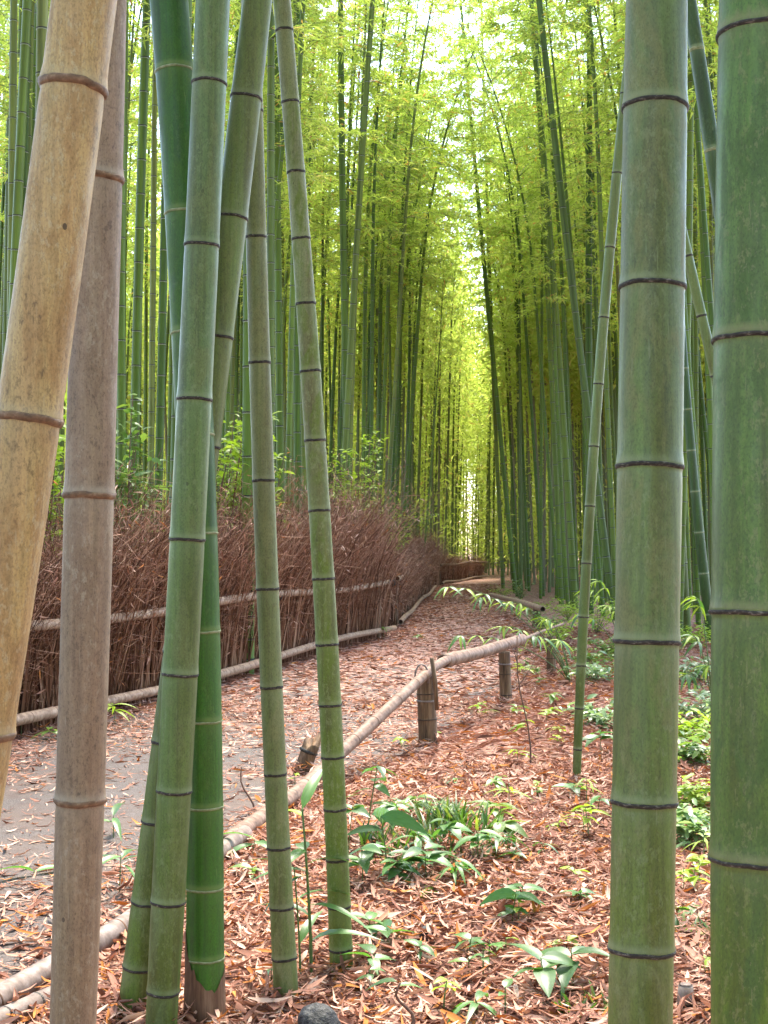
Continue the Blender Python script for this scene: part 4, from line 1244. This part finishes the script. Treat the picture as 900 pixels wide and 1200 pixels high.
for k_ in range(58):
    px, py = (random.uniform(290, 715), random.uniform(900, 1195)) if k_ < 22 else ((random.uniform(560, 722), random.uniform(765, 980)) if k_ < 46 else (random.uniform(798, 832), random.uniform(850, 1180)))
    kd = random.choice(['broad', 'broad2', 'lance2', 'limebroad', 'under'] if k_ < 22 else ['limebroad', 'under', 'limelance'])
    plant("seedling", G(px, py), random.uniform(.03, .09) * (1 if k_ < 22 else 1.8), whorl(random.randint(2, 5) + (0 if k_ < 22 else 3), 1, 15, kd, random.uniform(.45, .8) * (1 if k_ < 22 else 1.3), random.uniform(0, 90), .4), "tiny green seedling poking up through the dry leaf litter", "tiny seedlings in the leaf litter")

# bare brown twigs with few leaves
def twig(base, top, label, forks, leaves=()):
    t = empty("twig_sapling", base, label, "sapling")
    d = np.asarray(top) - np.asarray(base)
    s = np.linspace(0, 1, 8)
    pts = d * s[:, None] + np.stack([.015 * np.sin(s * 7), .01 * np.sin(s * 5), 0 * s], -1)
    obj("stem", stem_mesh(pts, .006, .003, 'bark'), t)
    for f, dx, dz, L in forks:
        p = d * f + np.array([.015 * math.sin(f * 7), .01 * math.sin(f * 5), 0])
        e = p + np.array([dx, 0, dz])
        obj("branch", stem_mesh(np.stack([p, (p + e) / 2 + [0.01, 0, 0], e]), .0035, .0015, 'bark'), t)
    for f, az, el, kind, sz in leaves:
        o = obj("leaf", LEAF[kind], t, d * f, Euler((0, -rad(el), rad(az)))); o.scale = (sz,) * 3
    return t


b0 = G(622, 898)
twig(b0, P(604, 745, b0[1]), "thin brown forked twig sapling between the rail and the slim stem", [(.62, .12, .2, 0), (.8, -.05, .12, 0)], [(.3, 160, 0, 'limebroad', 1.0), (.33, 210, -10, 'limebroad', 1.0), (.35, 30, 5, 'limebroad', .8), (.32, 190, 5, 'under', .9)])
b0 = G(298, 960)
twig(b0, P(281, 898, b0[1]), "thin dry reddish stick standing by the fallen rail", [])
b0 = G(482, 1205)
twig(b0, P(465, 1150, b0[1]), "thin brown twig at the bottom picture edge below oval seedlings", [], [(1, 170, 0, 'broad', .8), (.9, 10, 10, 'broad', .6)])


def grass_tuft(base, n, h, spread, label, mat='grass'):
    n = int(n * 1.7); spread *= 1.5
    rg = np.random.default_rng(int(base[0] * 1000) % 99999)
    a = rg.uniform(0, 2 * math.pi, n); R = spread * np.sqrt(rg.random(n))
    root = np.stack([np.cos(a) * R, np.sin(a) * R, np.zeros(n)], 1)
    n_ = n; hh = h * 1.15 * rg.uniform(.45, 1.15, n); a2 = rg.uniform(0, 2 * math.pi, n); out = rg.uniform(.15, .75, n) * hh
    S = 5; s = np.linspace(0, 1, S)
    c = root[:, None, :] + np.stack([np.cos(a2)[:, None] * out[:, None] * s ** 1.8, np.sin(a2)[:, None] * out[:, None] * s ** 1.8, hh[:, None] * (s - .25 * s ** 3)], -1)
    side = np.stack([-np.sin(a2), np.cos(a2), np.zeros(n)], 1)[:, None, :] * (rg.uniform(.008, .017, n)[:, None] * np.array([.7, 1, .9, .6, .05]))[..., None] * .5
    V = np.stack([c - side, c + side], 2).reshape(-1, 3)
    b = (np.arange(n) * S * 2)[:, None]; i = (np.arange(S - 1) * 2)[None, :]
    q = np.stack([b + i, b + i + 1, b + i + 3, b + i + 2], -1).reshape(-1, 4)
    o = obj("grass_tuft", mesh_np("grass_tuft", V, q, mats=[M[mat]]), None, base)
    return tag(o, label, "grass tuft", "grass tufts in the leaf litter")


for px, py, n, h, sp, lb in [(522, 985, 60, .22, .07, "tallest dark grass tuft in the middle of the litter"), (550, 990, 50, .20, .08, "dark grass tuft right of the tallest one"), (505, 1000, 40, .17, .08, "grass tuft left of the tallest one"),
                             (480, 1005, 35, .14, .08, "short grass tuft beside the pleated leaf"), (575, 1005, 35, .13, .09, "low grass tuft at the patch's far right end"), (540, 1015, 40, .12, .10, "low spreading grass tuft in front of the dark ones"),
                             (445, 1000, 30, .16, .06, "grass tuft behind the pleated leaf"), (465, 1025, 30, .11, .08, "grass tuft in front of the pleated leaf"), (685, 1195, 24, .10, .05, "thin grass tuft at the broad stem's foot"), (815, 1120, 26, .12, .06, "pale grass tuft between the two broad stems")]:
    grass_tuft(G(px, py), n, h, sp, lb)


def shrub(base, h, w, n_br, leaf_n, size, label, mat='under', name="shrub", group=None, aspect=.35, up=.6, seed=0, bark='gstem'):
    """Arching stems with many leaves."""
    rg = np.random.default_rng(seed)
    t = empty(name, base, label, "shrub", group)
    S = 6; s = np.linspace(0, 1, S)
    a = rg.uniform(0, 2 * math.pi, n_br); hh = h * rg.uniform(.6, 1.05, n_br); out = w * rg.uniform(.2, 1.0, n_br)
    p = np.stack([np.cos(a)[:, None] * out[:, None] * s ** 1.5, np.sin(a)[:, None] * out[:, None] * s ** 1.5, hh[:, None] * (s * 1.35 - .35 * s ** 3)], -1)
    v, q = tubes(p, np.broadcast_to(np.linspace(.006, .002, S), (n_br, S)) * (h / 1.0) ** .5, 4)
    obj("stem", mesh_np("stem", v, q, mats=[M[bark]]), t)
    N = n_br * leaf_n
    b = np.repeat(np.arange(n_br), leaf_n); f = rg.uniform(.25, 1, N) * (S - 1.001); k = f.astype(int); fr = (f - k)[:, None]
    pos = p[b, k] * (1 - fr) + p[b, k + 1] * fr + rg.normal(0, .06 * w + .02, (N, 3)) * np.array([1, 1, .6])
    az = rg.uniform(0, 2 * math.pi, N)
    d = np.stack([np.cos(az), np.sin(az), rg.uniform(-.5, .45, N)], 1)
    L = size * rg.uniform(.6, 1.25, N)
    nr = unit(np.stack([rg.normal(0, .35, N), rg.normal(0, .35, N), np.ones(N)], 1))
    v, q = curled_leaves(pos + d * (L * .5)[:, None], d, nr, L, L * aspect, np.full(N, -.10), np.full(N, .10))
    o = obj("foliage", mesh_np("foliage", v, q, mats=[M[mat]]), t); o["kind"] = "stuff"
    return t


SHR = "leafy shrubs of the undergrowth"
# behind the brushwood fence
for i_, (px, d, h, w, mat, lb) in enumerate([
        (437, 22.5, 2.35, .5, 'lime', "lime green shrub rising above the highest brushwood heap"), (408, 21.5, 2.2, .45, 'lime', "lime shrub behind the brushwood heap and lichen stem"),
        (320, 15.5, 2.1, .45, 'lime', "light green shrub above the fence between the two slim stems"), (290, 15, 1.95, .35, 'lime', "light green shrub above the fence left of slim grey stem"),
        (345, 16.5, 2.0, .35, 'lime', "thin light green shrub behind the lichen mottled stem"), (60, 11.0, 1.85, .40, 'lime', "bright green shrub behind the fence between the two dry stems"),
        (165, 12.5, 1.95, .30, 'under', "thin shrub over the fence beside the blue green stem"), (487, 31, 1.9, .5, 'lime', "lime shrub behind the far fence end"), (515, 44, 2.0, .5, 'under', "olive shrub behind the far reddish fence"),
        (270, 14.5, 1.9, .3, 'lime', "small lime shrub behind the vivid green stem")]):
    p = P(px, 700, d); x = min(p[0], float(fence_x(d)) - .5)
    shrub(np.array([x, d, 0]), h * 1.36, w * 1.25, 14, 36, .14, lb, mat, group=SHR, seed=i_ + 10, bark='bark')
# beyond the rail and between the broad stems
for i_, (px, py, h, w, n, ln, mat, lb) in enumerate([
        (640, 742, .55, .5, 9, 22, 'under', "low pale leaved shrub covering the rail beyond the third post"), (700, 745, .85, .55, 10, 26, 'lime', "lime shrub left of the broad grey green stem"),
        (718, 775, .55, .4, 9, 22, 'under', "low green shrub against the broad grey green stem"), (690, 782, .35, .4, 8, 20, 'under', "low leafy shrub behind the very slim stem"),
        (655, 755, .5, .4, 8, 20, 'lime', "yellow green shrub right of the third rail post"), (815, 760, .55, .6, 10, 28, 'lime', "lime shrub between the two broad stems at the slender stems' feet"),
        (812, 800, .45, .5, 9, 26, 'silver', "pale green shrub between the broad stems below the lime one"), (822, 850, .45, .4, 9, 24, 'silver', "silvery green shrub leaning on the widest stem"),
        (818, 905, .40, .35, 8, 24, 'under', "green shrub low between the two broad stems"), (822, 950, .25, .25, 7, 20, 'lime', "lowest lime plant between the two broad stems"),
        (740, 730, .8, .6, 9, 26, 'lime', "lime shrub hidden behind the broad grey green stem"), (610, 708, .9, .5, 8, 20, 'under', "thin shrub at the foot of the grove front"), (590, 700, .5, .5, 8, 16, 'lime', "low lime shrub at the path's far edge"),
        (840, 735, .8, .8, 10, 28, 'lime', "lime shrub deep between the two broad stems"), (665, 728, .7, .6, 10, 28, 'lime', "bright lime shrub at the foot of the arching dark bamboo"), (625, 722, .45, .5, 9, 24, 'lime', "small lime shrub behind the second rail"),
        (700, 800, .3, .4, 9, 24, 'silver', "pale low shrub beside the very slim stem"), (705, 850, .25, .3, 8, 20, 'silver', "pale green ground plant left of the broad stem"), (808, 985, .18, .22, 8, 20, 'silver', "silvery ground plant beside the broad stem's lower joint"), (800, 870, .35, .35, 9, 24, 'lime', "lime plant hugging the broad stem's far side")]):
    shrub(G(px, py), h * .6, w * 1.25, n + 2, int(ln * 1.1), .085 if mat != 'lime' else .075, lb, mat, group=SHR, seed=i_ + 40)


def leaf_spray(name, base, tips, label, seed):
    """Young bamboo: stems arching over the rail with long separate leaves in fans."""
    t = empty(name, base, label, "shrub")
    base = np.asarray(base)
    rg = random.Random(seed)
    for tip in tips:
        e = np.asarray(tip) - base
        s = np.linspace(0, 1, 9)
        pts = np.stack([e[0] * s, e[1] * s, e[2] * (s * 1.7 - .7 * s ** 2) if False else e[2] * np.sin(s * math.pi * .5) ** .8], -1)
        obj("stem", stem_mesh(pts, .006, .0015, 'gstem'), t)
        for k in range(3):
            f = .72 + .14 * k
            p = np.array([np.interp(f, s, pts[:, i]) for i in range(3)])
            for a in np.linspace(-70, 70, 5 if k == 2 else 3):
                hd = math.degrees(math.atan2(e[1], e[0]))
                o = obj("leaf", LEAF['limelance' if rg.random() < .6 else 'lance2'], t, p, Euler((rg.uniform(-.4, .4), -rad(rg.uniform(-25, 18)), rad(hd + a + rg.uniform(-12, 12)))))
                o.scale = (rg.uniform(.8, 1.15),) * 3
    return t


leaf_spray("young_bamboo", G(668, 800), [P(525, 688, 12.5), P(565, 700, 12.8), P(540, 745, 12.2), P(590, 735, 12.6), P(600, 705, 13.4), P(625, 745, 12.8), P(640, 725, 13.5), P(655, 750, 13.2)], "young bamboo with long pale leaf fans arching over the rail", 3)
leaf_spray("young_bamboo", G(735, 790), [P(690, 690, 14.5), P(700, 680, 14.8), P(715, 710, 14.2), P(680, 720, 14.4), P(760, 700, 14.6)], "young bamboo with lime leaf fans beside the broad grey green stem", 4)
leaf_spray("young_bamboo", G(835, 835), [P(812, 745, 11), P(805, 790, 11), P(830, 780, 11), P(800, 830, 10.8), P(815, 700, 11.3)], "young bamboo with silvery leaf fans between the two broad stems", 5)
